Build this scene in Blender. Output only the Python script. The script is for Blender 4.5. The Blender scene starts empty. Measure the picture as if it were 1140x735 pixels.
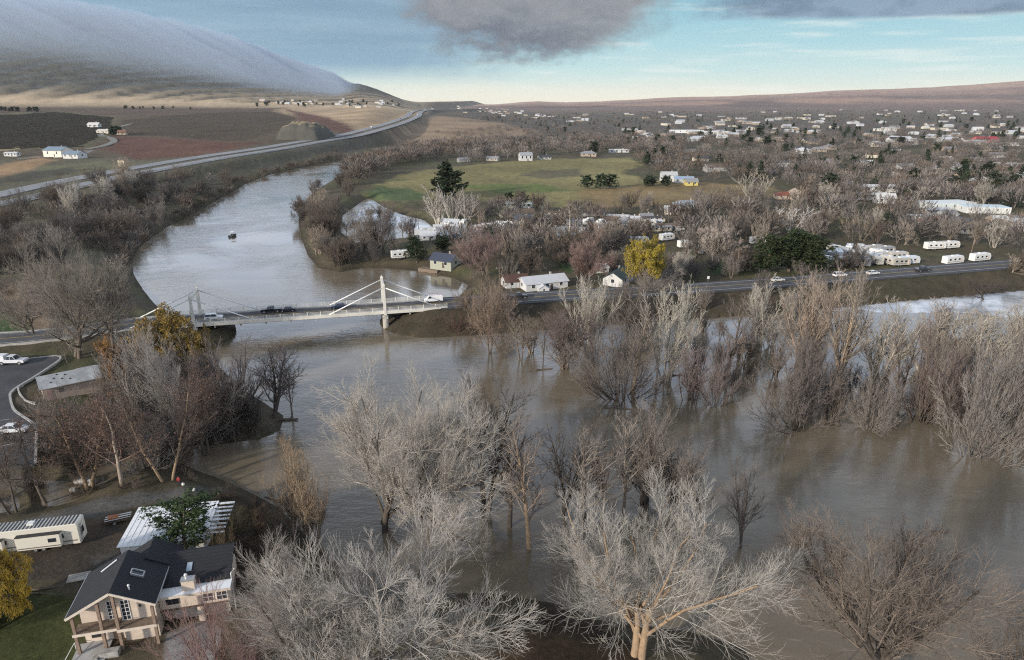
import bpy, bmesh, math, random
import numpy as np
from mathutils import Vector, Matrix

sc = bpy.context.scene
COL = sc.collection
rnd = random.Random(7)
NR = np.random.RandomState(11)
R = math.radians

# ---------------------------------------------------------------- camera
CZ = 62.0; PITCH = R(18.5); FPX = 760.0
cam = bpy.data.objects.new('camera', bpy.data.cameras.new('camera'))
COL.objects.link(cam)
cam.location = (0, 0, CZ); cam.rotation_euler = (R(90) - PITCH, 0, 0)
cam.data.sensor_width = 36; cam.data.lens = 24.0
cam.data.clip_start = 0.5; cam.data.clip_end = 40000
sc.camera = cam

# ---------------------------------------------------------------- exposure, sampling
sc.view_settings.view_transform = 'Standard'; sc.view_settings.look = 'None'
sc.view_settings.exposure = 0.22; sc.view_settings.gamma = 1.0
sc.view_settings.use_curve_mapping = False
sc.render.engine = 'CYCLES'
sc.cycles.use_denoising = False
sc.cycles.filter_width = 1.15
sc.cycles.sample_clamp_indirect = 3.0; sc.cycles.sample_clamp_direct = 6.0
sc.cycles.max_bounces = 6; sc.cycles.diffuse_bounces = 2; sc.cycles.glossy_bounces = 2
sc.cycles.volume_bounces = 3; sc.cycles.transparent_max_bounces = 8
sc.cycles.caustics_reflective = False; sc.cycles.caustics_refractive = False

# ---------------------------------------------------------------- sun and sky
SUN_EL = 17.0; SUN_AZ = 226.0          # azimuth clockwise from +Y (behind the camera, left)
sl = bpy.data.lights.new('sun', 'SUN'); sl.energy = 4.0; sl.angle = R(2.5); sl.color = (1.0, 0.91, 0.79)
so = bpy.data.objects.new('sun', sl); COL.objects.link(so)
sd = Vector((math.sin(R(SUN_AZ)) * math.cos(R(SUN_EL)), math.cos(R(SUN_AZ)) * math.cos(R(SUN_EL)), math.sin(R(SUN_EL))))
so.rotation_euler = sd.to_track_quat('Z', 'Y').to_euler(); so.location = (0, -50, 120)

W = bpy.data.worlds.new('World'); sc.world = W; W.use_nodes = True
class NT:
    """small helper to write node trees"""
    def __init__(s, nt): s.nt = nt; s.n = nt.nodes; s.l = nt.links
    def node(s, t, **kw):
        nd = s.n.new(t)
        for k, v in kw.items(): setattr(nd, k, v)
        return nd
    def inp(s, sock, v):
        if hasattr(v, 'is_output') or isinstance(v, bpy.types.NodeSocket): s.l.new(v, sock)
        else: sock.default_value = v
    def m(s, op, a, b=None, c=None, clamp=False):
        nd = s.n.new('ShaderNodeMath'); nd.operation = op; nd.use_clamp = clamp
        s.inp(nd.inputs[0], a)
        if b is not None: s.inp(nd.inputs[1], b)
        if c is not None: s.inp(nd.inputs[2], c)
        return nd.outputs[0]
    def mix(s, f, a, b, mode='MIX'):
        nd = s.n.new('ShaderNodeMix'); nd.data_type = 'RGBA'; nd.blend_type = mode
        s.inp(nd.inputs[0], f)
        for sk, v in ((nd.inputs[6], a), (nd.inputs[7], b)):
            if isinstance(v, tuple): sk.default_value = (*v[:3], 1)
            else: s.l.new(v, sk)
        return nd.outputs[2]
    def ss(s, x, lo, hi):          # smoothstep lo -> hi
        nd = s.n.new('ShaderNodeMapRange'); nd.interpolation_type = 'SMOOTHSTEP'
        s.inp(nd.inputs[0], x); nd.inputs[1].default_value = lo; nd.inputs[2].default_value = hi
        return nd.outputs[0]
    def noise(s, vec, scale, detail=4, rough=.55, dist=0.0):
        nd = s.n.new('ShaderNodeTexNoise'); s.l.new(vec, nd.inputs['Vector'])
        nd.inputs['Scale'].default_value = scale; nd.inputs['Detail'].default_value = detail
        nd.inputs['Roughness'].default_value = rough; nd.inputs['Distortion'].default_value = dist
        return nd.outputs[0]
    def xyz(s, x, y, z):
        nd = s.n.new('ShaderNodeCombineXYZ')
        for i, v in enumerate((x, y, z)): s.inp(nd.inputs[i], v)
        return nd.outputs[0]
    def ramp(s, f, stops):
        nd = s.n.new('ShaderNodeValToRGB'); s.l.new(f, nd.inputs[0]); e = nd.color_ramp.elements
        while len(e) < len(stops): e.new(.5)
        for el, (p, c) in zip(e, stops): el.position = p; el.color = (*c, 1)
        return nd.outputs[0]

def build_sky():
    t = NT(W.node_tree); t.n.clear()
    out = t.node('ShaderNodeOutputWorld')
    sky = t.node('ShaderNodeTexSky', sky_type='NISHITA', sun_disc=False)
    sky.sun_elevation = R(SUN_EL); sky.sun_rotation = R(SUN_AZ); sky.altitude = 150; sky.dust_density = 1.5
    tc = t.node('ShaderNodeTexCoord'); sep = t.node('ShaderNodeSeparateXYZ'); t.l.new(tc.outputs['Generated'], sep.inputs[0])
    x, y, z = sep.outputs
    el = t.m('MULTIPLY', t.m('ARCSINE', t.m('MINIMUM', t.m('MAXIMUM', z, -1.0), 1.0)), 57.2958)
    az = t.m('MULTIPLY', t.m('ARCTAN2', x, y), 57.2958)
    flat = t.xyz(t.m('MULTIPLY', az, .045), t.m('MULTIPLY', t.m('ADD', el, t.m('MULTIPLY', az, .012)), .5), 0.0)
    n1 = t.noise(flat, 1.0, 6, .6); n2 = t.noise(flat, 2.6, 4, .5)
    puff = t.xyz(t.m('MULTIPLY', az, .22), t.m('MULTIPLY', el, .42), 3.7)
    n3 = t.noise(puff, 1.3, 6, .58); n4 = t.noise(puff, 4.5, 5, .6)
    e2 = t.m('ADD', el, t.m('MULTIPLY', t.m('SUBTRACT', n1, .5), 1.6))
    a01 = t.m('DIVIDE', e2, 40.0, clamp=True)
    base = t.ramp(a01, [(0.0, (.80, .76, .62)), (.020, (.74, .75, .64)), (.055, (.51, .68, .66)), (.10, (.35, .59, .64)),
                        (.17, (.22, .48, .58)), (.24, (.50, .68, .88)), (.45, (.75, .86, 1.02)), (1.0, (.8, .87, .98))])
    # pale cirrus wisps
    wis = t.m('MULTIPLY', t.ss(n2, .50, .68), t.ss(az, -16., 2.))
    base = t.mix(t.m('MULTIPLY', wis, .42), base, (.78, .81, .75))
    # blue-grey veil on the left
    veil = t.m('MULTIPLY', t.ss(t.m('ADD', az, t.m('MULTIPLY', t.m('SUBTRACT', n3, .5), 16)), 5., -9.), t.ss(e2, .9, 3.2))
    base = t.mix(t.m('MULTIPLY', veil, .92), base, t.mix(t.ss(n1, .30, .72), (.135, .25, .36), (.24, .365, .475)))
    # upper right dark streak
    st = t.m('MULTIPLY', t.ss(t.m('ADD', e2, t.m('MULTIPLY', t.m('SUBTRACT', az, 25.), .012)), 5.25, 5.8), t.ss(t.m('ADD', az, t.m('MULTIPLY', n4, 6)), 15., 22.))
    st = t.m('MULTIPLY', st, t.ss(e2, 9.5, 8.))
    base = t.mix(t.m('MULTIPLY', st, .9), base, t.mix(t.ss(n3, .4, .6), (.10, .155, .24), (.19, .265, .37)))
    # thin band under the big cloud on the left
    st2 = t.m('MULTIPLY', t.m('MULTIPLY', t.ss(e2, 2.5, 2.9), t.ss(e2, 4.0, 3.3)), t.ss(az, -2., -7.))
    base = t.mix(t.m('MULTIPLY', st2, .6), base, (.20, .34, .46))
    # the big dark cumulus
    wa = t.m('ADD', az, t.m('MULTIPLY', t.m('SUBTRACT', n3, .5), 9.0))
    we = t.m('ADD', el, t.m('MULTIPLY', t.m('SUBTRACT', n4, .5), 1.5))
    we = t.m('ADD', we, t.m('MULTIPLY', t.m('SUBTRACT', n3, .5), 2.7))
    dx = t.m('DIVIDE', t.m('SUBTRACT', wa, 1.6), 10.4); dy = t.m('DIVIDE', t.m('SUBTRACT', we, 7.3), 4.3)
    rr = t.m('SQRT', t.m('ADD', t.m('MULTIPLY', dx, dx), t.m('MULTIPLY', dy, dy)))
    cm = t.ss(rr, 1.10, .74)
    cc = t.mix(t.ss(t.m('ADD', t.m('MULTIPLY_ADD', az, .05, el), t.m('MULTIPLY', t.m('SUBTRACT', n3, .5), 7.)), 3.2, 8.2), (.075, .085, .115), (.225, .225, .235))
    cc = t.mix(t.m('MULTIPLY', t.ss(n4, .45, .7), .35), cc, (.27, .275, .29))
    base = t.mix(t.m('MULTIPLY', cm, .96), base, cc)
    # broken overcast above the frame
    hi = t.noise(t.xyz(x, y, t.m('MULTIPLY', z, 2.2)), 3.0, 5, .55)
    ovc = t.mix(t.ss(hi, .35, .68), (.88, 1.09, 1.46), (1.46, 1.55, 1.68))
    ovs = t.node('ShaderNodeVectorMath', operation='SCALE'); t.l.new(ovc, ovs.inputs[0]); t.l.new(t.m('MULTIPLY_ADD', t.ss(el, 20., 48.), -.78, 1.0), ovs.inputs['Scale'])
    base = t.mix(t.ss(el, 7.6, 9.6), base, ovs.outputs[0])
    b1 = t.node('ShaderNodeBackground'); t.l.new(sky.outputs[0], b1.inputs[0]); b1.inputs[1].default_value = 0.1
    b2 = t.node('ShaderNodeBackground'); t.l.new(base, b2.inputs[0]); b2.inputs[1].default_value = 1.0
    mx = t.node('ShaderNodeMixShader'); t.inp(mx.inputs[0], t.m('SUBTRACT', 1.0, t.m('MULTIPLY', t.ss(el, 10., 30.), .25)))
    t.l.new(b1.outputs[0], mx.inputs[1]); t.l.new(b2.outputs[0], mx.inputs[2]); t.l.new(mx.outputs[0], out.inputs[0])
build_sky()

# ---------------------------------------------------------------- materials
def mat_new(name):
    m = bpy.data.materials.new(name); m.use_nodes = True
    t = NT(m.node_tree); p = t.n['Principled BSDF']
    return m, t, p
def mat(name, col, rough=.7, var=.18, scale=2.0, metal=0.0, bump=0.0, detail=4, spec=None, stretch=None):
    m, t, p = mat_new(name)
    tc = t.node('ShaderNodeTexCoord'); vec = tc.outputs['Object']
    if stretch:
        mp = t.node('ShaderNodeMapping'); mp.inputs['Scale'].default_value = stretch; t.l.new(vec, mp.inputs[0]); vec = mp.outputs[0]
    nz = t.noise(vec, scale, detail, .62)
    c0 = tuple(max(0, c * (1 - var * 1.6)) for c in col); c1 = tuple(min(1, c * (1 + var * 1.2)) for c in col)
    t.l.new(t.ramp(nz, [(.25, c0), (.75, c1)]), p.inputs['Base Color'])
    p.inputs['Roughness'].default_value = rough; p.inputs['Metallic'].default_value = metal
    if spec is not None: p.inputs['Specular IOR Level'].default_value = spec
    if bump:
        b = t.node('ShaderNodeBump'); b.inputs['Strength'].default_value = bump; b.inputs['Distance'].default_value = .05
        t.l.new(t.noise(vec, scale * 4, 4), b.inputs['Height']); t.l.new(b.outputs[0], p.inputs['Normal'])
    return m
def mat_objcol(name, rough=.85, var=.35, scale=1.2, trans=0.0):
    """base colour taken from the object's own colour, broken up by noise"""
    m, t, p = mat_new(name)
    oi = t.node('ShaderNodeObjectInfo'); tc = t.node('ShaderNodeTexCoord')
    nz = t.noise(tc.outputs['Object'], scale, 4, .65)
    k = t.m('MULTIPLY_ADD', nz, var * 2, 1 - var)
    gl = t.node('ShaderNodeVectorMath', operation='SCALE'); t.l.new(oi.outputs['Color'], gl.inputs[0]); t.l.new(k, gl.inputs['Scale'])
    t.l.new(gl.outputs[0], p.inputs['Base Color'])
    p.inputs['Roughness'].default_value = rough; p.inputs['Specular IOR Level'].default_value = .25
    return m
M = {}
def bark_mat():
    m = mat_objcol('bark', .92, .55, 2.2); t = NT(m.node_tree); p = t.n['Principled BSDF']
    tc = t.node('ShaderNodeTexCoord'); mp = t.node('ShaderNodeMapping'); mp.inputs['Scale'].default_value = (7, 7, 1.1); t.l.new(tc.outputs['Object'], mp.inputs[0])
    b = t.node('ShaderNodeBump'); b.inputs['Strength'].default_value = .9; b.inputs['Distance'].default_value = .08
    t.l.new(t.noise(mp.outputs[0], 1.0, 5, .7), b.inputs['Height']); t.l.new(b.outputs[0], p.inputs['Normal']); return m
M['bark'] = bark_mat()
M['twig'] = mat_objcol('twigs', .85, .5, .9)
M['leaf'] = mat_objcol('leaves', .75, .45, .6)
M['paint'] = mat_objcol('wall_paint', .75, .10, .5)
M['roofing'] = mat_objcol('roofing', .7, .16, .8)
M['carpaint'] = mat_objcol('car_paint', .25, .03, .5)
M['glass'] = mat('window_glass', (.03, .035, .045), .12, .1, .6)
M['tyre'] = mat('tyre_rubber', (.02, .02, .02), .9, .1)
M['steel'] = mat('steel', (.42, .42, .42), .45, .12, 3, .6)
M['white'] = mat('white_paint', (.78, .77, .74), .6, .08, 1.5)
M['whiteroof'] = mat('white_metal_roof', (.85, .86, .87), .42, .05, .9, 0, 0, 3, None, (.3, 3, 1))
M['asphalt'] = mat('asphalt', (.075, .075, .08), .9, .25, .35, 0, .25, 6)
M['lotasphalt'] = mat('parking_asphalt', (.058, .06, .066), .92, .28, .22, 0, .2, 7)
M['paintline'] = mat('road_paint', (.62, .60, .55), .8, .2, 1.0)
M['yellowline'] = mat('yellow_road_paint', (.5, .33, .06), .8, .2, 1.0)
M['kerb'] = mat('kerb_concrete', (.42, .41, .39), .9, .16, 1.2)
M['concrete'] = mat('weathered_concrete', (.44, .41, .36), .85, .22, .6, 0, .2)
M['stone'] = mat('pale_stone', (.36, .34, .31), .9, .3, 1.6, 0, .5)
M['wood'] = mat('weathered_wood', (.20, .15, .11), .85, .25, 2.5, 0, .3)
M['darkwood'] = mat('dark_wood', (.10, .065, .045), .8, .25, 2.5)
M['shingle'] = mat('black_shingles', (.015, .016, .020), .9, .35, 3.0, 0, .6, 8)
def shingle_mat():
    m, t, p = mat_new('black_shingles'); tc = t.node('ShaderNodeTexCoord'); sp = t.node('ShaderNodeSeparateXYZ'); t.l.new(tc.outputs['Object'], sp.inputs[0])
    w = t.m('FRACT', t.m('MULTIPLY', sp.outputs[2], 7.0)); n = t.noise(tc.outputs['Object'], 5.0, 4, .7); n2 = t.noise(tc.outputs['Object'], .5, 4, .6)
    k = t.m('ADD', t.m('MULTIPLY', t.ss(w, 0., .35), .5), t.m('ADD', t.m('MULTIPLY', n, .9), t.m('MULTIPLY', n2, .8)))
    t.l.new(t.ramp(t.m('MULTIPLY', k, .5), [(.2, (.006, .007, .009)), (.8, (.026, .027, .032))]), p.inputs['Base Color']); p.inputs['Roughness'].default_value = .9
    b = t.node('ShaderNodeBump'); b.inputs['Strength'].default_value = .6; b.inputs['Distance'].default_value = .04; t.l.new(w, b.inputs['Height']); t.l.new(b.outputs[0], p.inputs['Normal']); return m
M['shingle'] = shingle_mat()
M['stucco'] = mat('beige_stucco', (.66, .545, .44), .85, .12, .5, 0, .2, 6)
M['trim'] = mat('cream_trim', (.66, .56, .46), .7, .08, 2)
M['black'] = mat('black_plastic', (.02, .02, .022), .5, .1)

# ---------------------------------------------------------------- mesh builder
def link(o, parent=None):
    COL.objects.link(o)
    if parent is not None: o.parent = parent
    return o
def tag(o, label=None, cat=None, group=None, kind=None):
    if label: o['label'] = label
    if cat: o['category'] = cat
    if group: o['group'] = group
    if kind: o['kind'] = kind
    return o
def empty(name, loc, rz=0.0, label=None, cat=None, group=None):
    o = bpy.data.objects.new(name, None); COL.objects.link(o); o.empty_display_size = .3
    o.location = loc; o.rotation_euler = (0, 0, rz); tag(o, label, cat, group); return o
def setcol(o, c): o.color = (c[0], c[1], c[2], 1); return o
def mesh_np(name, v, f):
    """v (N,3), f (M,k) uniform arrays -> mesh datablock"""
    me = bpy.data.meshes.new(name); v = np.asarray(v, np.float32); f = np.asarray(f, np.int32); k = f.shape[1]
    me.vertices.add(len(v)); me.vertices.foreach_set('co', v.ravel())
    me.loops.add(f.size); me.loops.foreach_set('vertex_index', f.ravel())
    me.polygons.add(len(f)); me.polygons.foreach_set('loop_start', np.arange(0, f.size, k, dtype=np.int32))
    me.update(calc_edges=True); me.validate(); return me
class MB:
    def __init__(s): s.v = []; s.f = []
    def add(s, vs, fs, mtx=None):
        b = len(s.v)
        for p in vs: s.v.append(tuple(mtx @ Vector(p)) if mtx is not None else tuple(p))
        s.f += [tuple(i + b for i in q) for q in fs]; return s
    def box(s, x0, y0, z0, x1, y1, z1, mtx=None):
        return s.add([(x0, y0, z0), (x1, y0, z0), (x1, y1, z0), (x0, y1, z0), (x0, y0, z1), (x1, y0, z1), (x1, y1, z1), (x0, y1, z1)],
                     [(3, 2, 1, 0), (4, 5, 6, 7), (0, 1, 5, 4), (1, 2, 6, 5), (2, 3, 7, 6), (3, 0, 4, 7)], mtx)
    def bar(s, a, b, w, h=None, up=(0, 0, 1)):
        a = Vector(a); b = Vector(b); d = b - a; L = d.length; h = h or w
        z = d.normalized(); u = Vector(up)
        if abs(z.dot(u)) > .98: u = Vector((0, 1, 0))
        x = z.cross(u).normalized(); y = x.cross(z)
        vs = []
        for q in (a, b):
            for sx, sy in ((-1, -1), (1, -1), (1, 1), (-1, 1)): vs.append(q + x * sx * w / 2 + y * sy * h / 2)
        return s.add(vs, [(3, 2, 1, 0), (4, 5, 6, 7), (0, 1, 5, 4), (1, 2, 6, 5), (2, 3, 7, 6), (3, 0, 4, 7)])
    def tube(s, pts, r, n=6):
        pts = [Vector(p) for p in pts]; rs = r if isinstance(r, (list, tuple)) else [r] * len(pts); vs = []
        for i, p in enumerate(pts):
            d = (pts[min(i + 1, len(pts) - 1)] - pts[max(i - 1, 0)]).normalized()
            u = Vector((0, 0, 1)) if abs(d.z) < .9 else Vector((1, 0, 0))
            x = d.cross(u).normalized(); y = x.cross(d)
            for k in range(n):
                a = 2 * math.pi * k / n; vs.append(p + (x * math.cos(a) + y * math.sin(a)) * rs[i])
        fs = [(i * n + k, i * n + (k + 1) % n, (i + 1) * n + (k + 1) % n, (i + 1) * n + k) for i in range(len(pts) - 1) for k in range(n)]
        fs += [tuple(range(n))[::-1], tuple(range((len(pts) - 1) * n, len(pts) * n))]
        return s.add(vs, fs)
    def cyl(s, c, axis, r, h, n=12):
        c = Vector(c); a = Vector(axis).normalized() * h / 2
        return s.tube([c - a, c + a], r, n)
    def prism(s, prof, y0, y1, mtx=None):      # profile in xz extruded along y
        n = len(prof); vs = [(x, y0, z) for x, z in prof] + [(x, y1, z) for x, z in prof]
        fs = [tuple(range(n)), tuple(range(n, 2 * n))[::-1]] + [(i, i + n, (i + 1) % n + n, (i + 1) % n) for i in range(n)]
        return s.add(vs, fs, mtx)
    def plate(s, poly, z0, z1):                # polygon in xy between two heights
        n = len(poly); vs = [(p[0], p[1], z0) for p in poly] + [(p[0], p[1], z1) for p in poly]
        fs = [tuple(range(n))[::-1], tuple(range(n, 2 * n))] + [(i, (i + 1) % n, (i + 1) % n + n, i + n) for i in range(n)]
        return s.add(vs, fs)
    def sphere(s, c, r, n=8, m=6):
        vs = []; rr = r if isinstance(r, (tuple, list)) else (r, r, r)
        for i in range(m + 1):
            ph = math.pi * i / m
            for k in range(n):
                a = 2 * math.pi * k / n
                vs.append((c[0] + rr[0] * math.sin(ph) * math.cos(a), c[1] + rr[1] * math.sin(ph) * math.sin(a), c[2] + rr[2] * math.cos(ph)))
        return s.add(vs, [(i * n + k, (i + 1) * n + k, (i + 1) * n + (k + 1) % n, i * n + (k + 1) % n) for i in range(m) for k in range(n)])
    def build(s, name, m, parent=None, bevel=0, smooth=False, col=None, fix=True):
        me = bpy.data.meshes.new(name); me.from_pydata(s.v, [], s.f)
        if fix:
            bm = bmesh.new(); bm.from_mesh(me)
            bmesh.ops.recalc_face_normals(bm, faces=bm.faces)
            if bevel: bmesh.ops.bevel(bm, geom=[e for e in bm.edges], offset=bevel, segments=1, affect='EDGES', clamp_overlap=True)
            bm.to_mesh(me); bm.free()
        if smooth: me.shade_smooth()
        me.materials.append(M[m] if isinstance(m, str) else m)
        o = bpy.data.objects.new(name, me); link(o, parent)
        if col: setcol(o, col)
        return o
def copy_tree(o, parent=None):
    c = o.copy(); COL.objects.link(c)
    if parent is not None: c.parent = parent; c.matrix_parent_inverse = o.matrix_parent_inverse
    for ch in list(KIDS.get(o.name, ())): copy_tree(ch, c)
    return c
KIDS = {}
def index_kids():
    KIDS.clear()
    for o in bpy.data.objects:
        if o.parent: KIDS.setdefault(o.parent.name, []).append(o)
def copy_thing(o):
    return copy_tree(o)

# ---------------------------------------------------------------- survey: a sight line of the photograph meets level z (or the ground)
SP, CP = math.sin(PITCH), math.cos(PITCH)
def P(px, py, z=0.0):
    u = px - 570; v = py - 367.5
    dy = -v * SP + FPX * CP; dz = -v * CP - FPX * SP
    t = (z - CZ) / dz
    return (u * t, dy * t, z)
def ztop(py, y):
    """height of a thing standing at distance y whose top is seen on row py"""
    return CZ - y * math.tan(PITCH + math.atan((py - 367.5) / FPX))
def pxm(x, y, z):  # metres per photograph pixel there
    return (y * CP - (z - CZ) * SP) / FPX
def sdf(poly, x, y):
    """signed distance to a polygon, positive inside"""
    x = np.asarray(x, float); y = np.asarray(y, float)
    d = np.full(x.shape, 1e18); ins = np.zeros(x.shape, bool); n = len(poly)
    for i in range(n):
        ax, ay = poly[i][:2]; bx, by = poly[(i + 1) % n][:2]
        ex, ey = bx - ax, by - ay
        t = np.clip(((x - ax) * ex + (y - ay) * ey) / (ex * ex + ey * ey + 1e-9), 0, 1)
        d = np.minimum(d, (x - ax - t * ex) ** 2 + (y - ay - t * ey) ** 2)
        if ay != by:
            c = ((ay > y) != (by > y)) & (x < (bx - ax) * (y - ay) / (by - ay) + ax)
            ins ^= c
    d = np.sqrt(d); return np.where(ins, d, -d)
def ldist(line, x, y):
    """distance to a polyline and the height interpolated along it"""
    x = np.asarray(x, float); y = np.asarray(y, float)
    d = np.full(x.shape, 1e18); h = np.zeros(x.shape)
    for (ax, ay, az), (bx, by, bz) in zip(line, line[1:]):
        ex, ey = bx - ax, by - ay
        t = np.clip(((x - ax) * ex + (y - ay) * ey) / (ex * ex + ey * ey + 1e-9), 0, 1)
        q = (x - ax - t * ex) ** 2 + (y - ay - t * ey) ** 2
        k = q < d; d = np.where(k, q, d); h = np.where(k, az + (bz - az) * t, h)
    return np.sqrt(d), h
def sstep(x, a, b):
    t = np.clip((np.asarray(x, float) - a) / (b - a), 0, 1); return t * t * (3 - 2 * t)
_ph = np.random.RandomState(3).uniform(0, 6.28, (24, 2)); _dr = np.random.RandomState(4).uniform(0, 6.28, 24)
def wav(x, y, L, k0=0, n=5):
    """cheap smooth noise: sum of sines of wavelength ~L"""
    s = 0
    for i in range(n):
        a = _dr[(k0 + i) % 24]; f = 6.283 / L * (1 + .37 * i)
        s = s + np.sin((x * math.cos(a) + y * math.sin(a)) * f + _ph[(k0 + i) % 24, 0] + 1.3 * np.sin((x * math.sin(a) - y * math.cos(a)) * f * .6 + _ph[(k0 + i) % 24, 1])) / (1 + .5 * i)
    return s / 2.2
# ---------------------------------------------------------------- layout of river, roads
def pp(l, z=0.0): return [P(a, b, z)[:2] for a, b in l]
RIVER = pp([(470, 167), (420, 172), (383, 178), (330, 188), (300, 195), (275, 205), (255, 217), (235, 228), (215, 240), (190, 252), (172, 264), (158, 275),
            (150, 290), (152, 305), (163, 322), (176, 338), (195, 352), (212, 372), (240, 400), (280, 435), (322, 462), (318, 480), (290, 492), (255, 496),
            (212, 500), (196, 507), (222, 520), (255, 532), (285, 546), (312, 560), (335, 580), (365, 612), (410, 645), (475, 655), (545, 655),
            (590, 662), (630, 668), (665, 684), (715, 690), (770, 698), (830, 715), (850, 735), (900, 800)]) + [(70, 40), (320, 40), (420, 200), (330, 262)] + \
        pp([(1140, 316), (1100, 317), (1000, 318), (905, 326), (840, 333), (765, 337), (700, 345), (640, 351), (600, 352), (565, 353), (540, 358), (524, 353),
            (508, 343), (508, 330), (519, 318), (505, 311), (485, 306), (462, 302), (436, 300), (405, 299), (378, 304), (352, 299), (340, 285), (333, 265),
            (331, 245), (337, 226), (350, 212), (370, 200), (386, 188), (412, 178), (470, 171)])
POOLS = [pp(l) for l in ([(99, 513), (112, 502), (123, 511), (121, 529), (109, 540), (99, 531)], [(48, 538), (74, 539), (80, 556), (56, 561)], [(-30, 548), (10, 549), (14, 566), (-30, 571)])]
POND = pp([(383, 240), (402, 226), (411, 221), (425, 230), (445, 239), (470, 245), (482, 254), (474, 264), (440, 268), (400, 272), (380, 258)])
AX = R(13.5); BD = (math.cos(AX), math.sin(AX)); BN = (-math.sin(AX), math.cos(AX))
BC = (-37.5, 192.0)                       # bridge centre line at the east pylon
def bpt(t, off=0.0, z=5.0): return (BC[0] + BD[0] * t + BN[0] * off, BC[1] + BD[1] * t + BN[1] * off, z)
ROAD_E = [bpt(16, 0, 5.0), bpt(30, 0, 5.0), bpt(60, 0, 4.9), (54.7, 212.8, 4.9), (93.3, 222.5, 4.9), (136.2, 234.7, 4.9), (190.6, 249.5, 4.9), (260, 268, 4.6), (400, 300, 4.0)]
ROAD_W = [bpt(-60, 0, 5.0), bpt(-68, -.5, 5.0), (-113.5, 170.5, 4.8), (-124, 166.5, 4.6), (-136, 164.5, 4.4), (-160, 162, 4.4), (-240, 160, 4.5), (-400, 165, 5)]
HW = []
for px, py, z in [(-260, 262, 8.5), (-120, 243, 9), (0, 222, 10), (70, 206, 11), (150, 190, 12), (230, 176, 13), (300, 165.5, 14), (350, 157, 15), (385, 151.5, 17), (412, 145, 20), (440, 137, 24), (458, 130, 29), (474, 122.5, 36)]:
    HW.append(P(px, py, z))
_e = HW[-1]; HW.append((_e[0] + 120, _e[1] + 900, 30))
def xbank(y):    # left edge of the river: the bench lies left of it
    yy = [0, 120, 170, 230, 275, 362, 430, 560, 700, 790, 1400, 4000]
    xx = [-60, -85, -98, -130, -158, -215, -222, -228, -215, -190, -190, -420]
    return np.interp(y, yy, xx)
MPX = [-900, -400, 0, 77, 143, 200, 267, 333, 375, 400, 420, 447, 475, 520]
MEL = [7.8, 7.6, 6.2, 5.9, 5.1, 4.2, 3.05, 1.7, 1.0, 1.27, .85, .08, -.4, -.8]
CEL = [9.2, 9.0, 7.55, 7.1, 6.2, 5.45, 4.3, 2.5, 1.62, 1.0, .5, -.2, -.5, -.9]
HPX = [-900, 480, 540, 575, 600, 630, 680, 760, 830, 900, 1000, 1070, 1140, 1500, 2200]
HEL = [-.4, -.35, -.3, -.12, .0, -.1, .05, .30, .45, .66, .92, 1.12, 1.45, 1.9, 2.0]
YR = 4600.0
def mountain(x, y, gullies=1.0):
    px = 570 + 805 * x / np.maximum(y, 1.0)
    e = np.interp(px, MPX, MEL); ridge = CZ + YR * np.tan(np.radians(e)) - 40
    t = np.clip((y - 2500) / (YR - 2500), 0, 1)
    prof = .10 * sstep(t, 0, .3) + .90 * np.clip((t - .12) / .88, 0, 1) ** 1.35
    back = 1 - .55 * sstep(y, YR, YR + 3500)
    q = x * .92 - y * .55 + 60 * wav(x, y, 900, 2, 3)
    g = np.abs(((q / 210 + .35 * np.sin(q / 530)) % 1) - .5) * 2; g2 = np.abs(((q / 95 + .5 * np.sin(q / 300)) % 1) - .5) * 2
    gul = -(15 * (1 - g) ** 4 + 5 * (1 - g2) ** 3) * sstep(t, .10, .3) * (1 - .5 * t) * np.clip(ridge / 250, .15, 1)
    return np.maximum(ridge, 0) * prof * back + gullies * gul * (y < YR + 800)
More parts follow.
